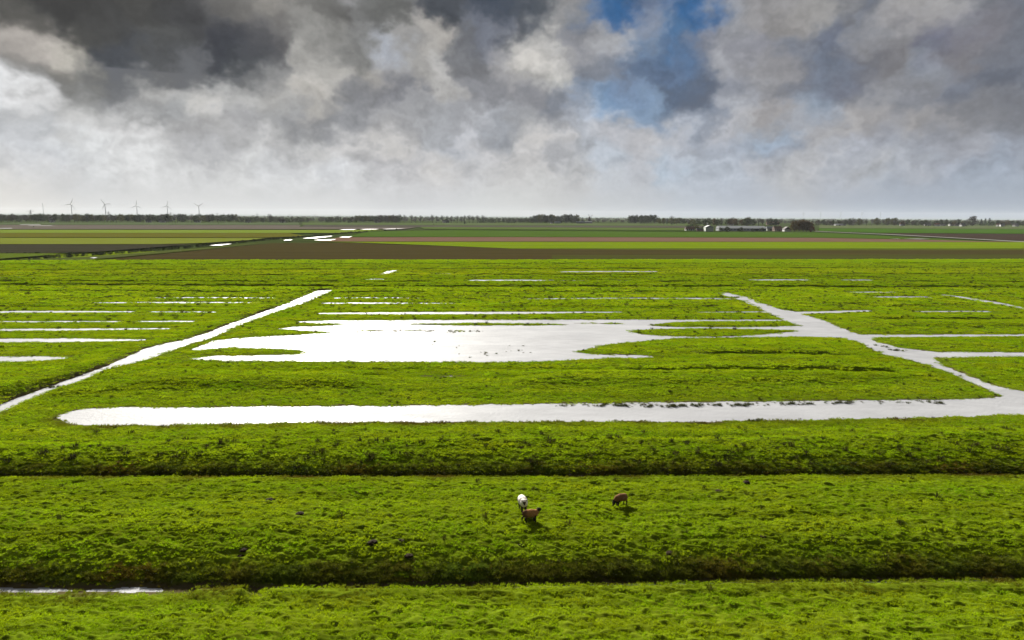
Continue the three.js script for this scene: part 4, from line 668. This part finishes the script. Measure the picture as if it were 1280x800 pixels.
// headings: 0 faces right of the picture, -PI/2 faces the camera
sheep('white woolly sheep with a dark face, facing out beside the brown sheep', 653.5, 638, -Math.PI / 2 + 0.2, 1.04, { joints: { neck: [0.40, 0.66, 0.02], poll: [0.50, 0.74, 0.04], muzzle: [0.62, 0.62, 0.05], ear: [[0.49, 0.77, 0.10], [0.47, 0.77, 0.20], [0.49, 0.77, -0.02], [0.47, 0.77, -0.12]] }, legs: legsAt(0.02, -0.02, 0.02, -0.03) }, [0.62, 0.58, 0.52], [0.62, 0.57, 0.5], [0.045, 0.036, 0.03]);
sheep('brown sheep with black head held up, walking beside the white sheep', 663.5, 654.5, 0.12, 0.87, { darkNeck: true, joints: { neck: [0.42, 0.66, -0.02], poll: [0.51, 0.76, -0.05], muzzle: [0.60, 0.66, -0.16], ear: [[0.55, 0.80, -0.01], [0.62, 0.83, 0.05], [0.47, 0.80, -0.09], [0.43, 0.83, -0.16]] }, legs: legsAt(0.03, -0.03, 0.08, -0.16) }, [0.23, 0.115, 0.042], [0.08, 0.042, 0.02], [0.018, 0.015, 0.013]);
sheep('brown sheep grazing alone with its black head lowered into the grass', 775.5, 632.5, Math.PI - 0.0 + 0.55, 0.87, { darkNeck: true, joints: { neck: [0.44, 0.46, 0.02], poll: [0.54, 0.30, 0.03], muzzle: [0.60, 0.12, 0.03], ear: [[0.54, 0.33, 0.09], [0.52, 0.34, 0.18], [0.54, 0.33, -0.03], [0.52, 0.34, -0.12]] }, legs: legsAt(-0.02, 0.05, 0.02, -0.05) }, [0.13, 0.066, 0.03], [0.17, 0.09, 0.04], [0.018, 0.015, 0.013]);

// ------------------------------------------------------------------ molehills
{
  const soilMat = new THREE.MeshPhysicalMaterial({ color: rgb(0.018, 0.012, 0.006), roughness: 1, specularIntensity: 0.1 }); soilMat.name = 'fresh_soil';
  const shapes = [1, 2, 3].map((k) => { const g = new THREE.SphereGeometry(0.3, 18, 9, 0, 6.283, 0, 1.571), p = g.attributes.position; for (let i = 0; i < p.count; i++) { const x = p.getX(i), y = p.getY(i), z = p.getZ(i), f = 1 + 0.28 * noise(x * 9 + k * 7, z * 9 + y * 8) + 0.15 * noise(x * 23 + k, z * 23); p.setXYZ(i, x * f, y * f * 0.62, z * f); } g.computeVertexNormals(); return g; });
  const r = rng(91);
  for (const p of MOLES) {
    const m = new THREE.Mesh(shapes[Math.floor(r() * 3)], soilMat); m.name = numbered('molehill'); tag(m, 'small dark molehill of fresh earth on the green pasture', 'molehill', 'molehills on the pasture'); m.position.set(p[0], p[1] - 0.01, p[2]); m.rotation.y = r() * 6; const s = 0.5 + 0.3 * r(); m.scale.set(s * 1.1, s * 0.75, s); shade(m); scene.add(m);
  }
}
// ------------------------------------------------------------------ rushes: dark clumps on the pasture, at the pool edge and in the flood
{
  const rushGeo = [0, 1, 2].map((k) => { const r = rng(700 + k), l = []; for (let n = 0; n < 46; n++) { const a = r() * 6.283, q = Math.sqrt(r()); l.push([Math.cos(a) * 0.16 * q, -0.06, Math.sin(a) * 0.16 * q, a, 0.15 + 0.75 * q * r(), 0.34 * (0.6 + 0.6 * r()), 0.022]); } return blades(710 + k, l); });
  const rushMat = leaf('rush_stems', 0.04, 0.045, 0.012, 0.25), spots = [], r = rng(23);
  for (let n = 0; n < 90000; n++) {
    const d = 28 + 225 * Math.pow(r(), 0.8), x = (r() * 2 - 1) * (d * SPREAD + 2), u = r(), u2 = r(), u3 = r(), u4 = r();
    const s = waterDist(x, d); if (s < -0.4) continue;
    let p = 0.03 + 0.05 * smooth(100, 160, d) + 0.10 * smooth(0.15, 0.7, fbm(x / 7 + 300, d / 3, 3));
    const b = d - lineAt(DITCH[1], x); if (b > 0 && b < 8) p += 0.6 * smooth(9, 1, b) * smooth(-0.25, 0.5, fbm(x / 3, d / 2 + 40, 2));
    if (s < 1.2 && d > 60) p += 0.10 * smooth(0.0, 0.6, noise(x / 5 + 7, d / 4));
    if (s < 0.02) p *= 0.25;
    if (u > p * Math.min(1.4, d / 55)) continue;
    spots.push([x, s < 0.02 ? -0.05 : height(x, d), -d, u2 * 6.3, (0.55 + 0.7 * u3) * (d > 100 ? 1.5 : b > 0 && b < 10 ? 1.25 : 0.9), (b > 0 && b < 10 ? 0.45 : 0.7) + 0.6 * u4, (b > 0 && b < 10 ? 0.4 : 0.7) + 0.5 * u4, 0.8, u2, 0.8]);
  }
  // dead stalks and overhanging grass on the ditch banks
  const bank = [];
  for (const [k, line] of DITCH.entries()) for (let n = 0; n < (k ? 3600 : 4000); n++) {
    const c = lineAt(line, 0), x = (r() * 2 - 1) * (c * SPREAD + 2), d = lineAt(line, x) + 0.36 + 1.3 * r() * r(), s = waterDist(x, d), t = r();
    if (s < (k === 0 && x < -13 ? 0.3 : 0.02) || noise(x / 1.1 + 31, d * 3) < -0.5) continue;
    const brown = clamp(0.5 + 0.9 * noise(x / 4 + 11, k * 9 + 2));
    bank.push([x, height(x, d), -d, r() * 6.3, 0.4 + 0.45 * t, lerp(1.8, 2.6, brown) * (0.6 + 0.7 * t), lerp(2.8, 1.7, brown) * (0.6 + 0.7 * t), 1, r(), 0.75]);
  }
  scatter('bank_growth', 'rough dead stalks along the ditch banks', rushGeo, rushMat, bank);
  // fringe of rushes on the far side of the long pool and specks in the flood
  const fringe = (list, n, w, sc) => { const l = world(list); for (let k = 0; k < n; k++) { const t = r() * (l.length - 1), i = Math.floor(t), f = t - i, q = r(); if (noise(l[i][0] + f * 9 + k * 0.0, 5.5) < -0.45) continue; spots.push([lerp(l[i][0], l[i + 1][0], f) + (r() - 0.5) * w, -0.04, -lerp(l[i][1], l[i + 1][1], f) + (r() - 0.5) * w, r() * 6.3, sc * (0.5 + 0.8 * q), 0.8 + r() * 0.9, 0.9 + r() * 0.9, 0.8, r(), 0.8]); } };
  fringe([700, 506, 760, 505.5, 780, 506.5, 850, 506, 900, 505.5, 950, 505, 1000, 504.5, 1120, 503, 1170, 503], 210, 1.2, 0.75);
  fringe([520, 428, 560, 437, 600, 444, 640, 441, 660, 432], 26, 5, 1.0); fringe([430, 415, 520, 413.5, 600, 414, 560, 415.6], 60, 1.2, 0.9);
  fringe([1096, 431, 1112, 437, 1122, 438.5, 1132, 438], 14, 1.0, 1.2);
  scatter('rushes', 'dark rush clumps scattered over pasture and flood margin', rushGeo, rushMat, spots);
  // the big clumps that stand out in the long pool
  const clumpGeo = rushGeo.map((g, k) => { const rr = rng(800 + k), gs = []; for (let n = 0; n < 7; n++) gs.push(g.clone().rotateY(n).scale(0.9, 0.75 + 0.3 * rr(), 0.9).translate((rr() - 0.5) * 1.2, 0, (rr() - 0.5) * 0.5)); return mergeGeometries(gs); });
  [[775, 507], [812, 508], [836, 508.5], [848, 507.5], [873, 507], [893, 506.5], [918, 506.5], [932, 506.5], [985, 505], [1008, 505], [1060, 503.5], [1170, 504], [1044, 504], [753, 507]].forEach(([x, y], i) => {
    const [gx, gz] = ground(x, y), m = new THREE.Mesh(clumpGeo[i % 3], rushMat); m.name = numbered('rush_clump'); tag(m, 'dark rush clump standing in the water at the far edge of the long pool', 'rushes', 'rush clumps in the long pool'); m.position.set(gx, -0.03, gz); m.rotation.y = (i * 1.7) % 0.6; m.scale.setScalar(0.85 + 0.35 * r()); shade(m); scene.add(m);
  });
  for (const [x, y, label] of [[945, 526.5, 'dark rush clump on the near bank of the long pool'], [920, 372, 'dark rush clump in the mouth of the right-hand canal'], [1120, 438, 'dark rush clump in the middle of the widening canal'], [68, 484, 'brown rush clump on the bank of the straight slanting canal']]) { const [gx, gz] = ground(x, y), m = new THREE.Mesh(clumpGeo[1], rushMat); m.name = numbered('rush_clump'); tag(m, label, 'rushes'); m.position.set(gx, Math.max(-0.03, height(gx, -gz) - 0.02), gz); if (y < 400) m.scale.setScalar(1.5); shade(m); scene.add(m); }
}
// ------------------------------------------------------------------ damp air
scene.fog = new THREE.FogExp2(new THREE.Color(0.86, 0.92, 1.0), 0.000024);
renderer.render(scene, camera);
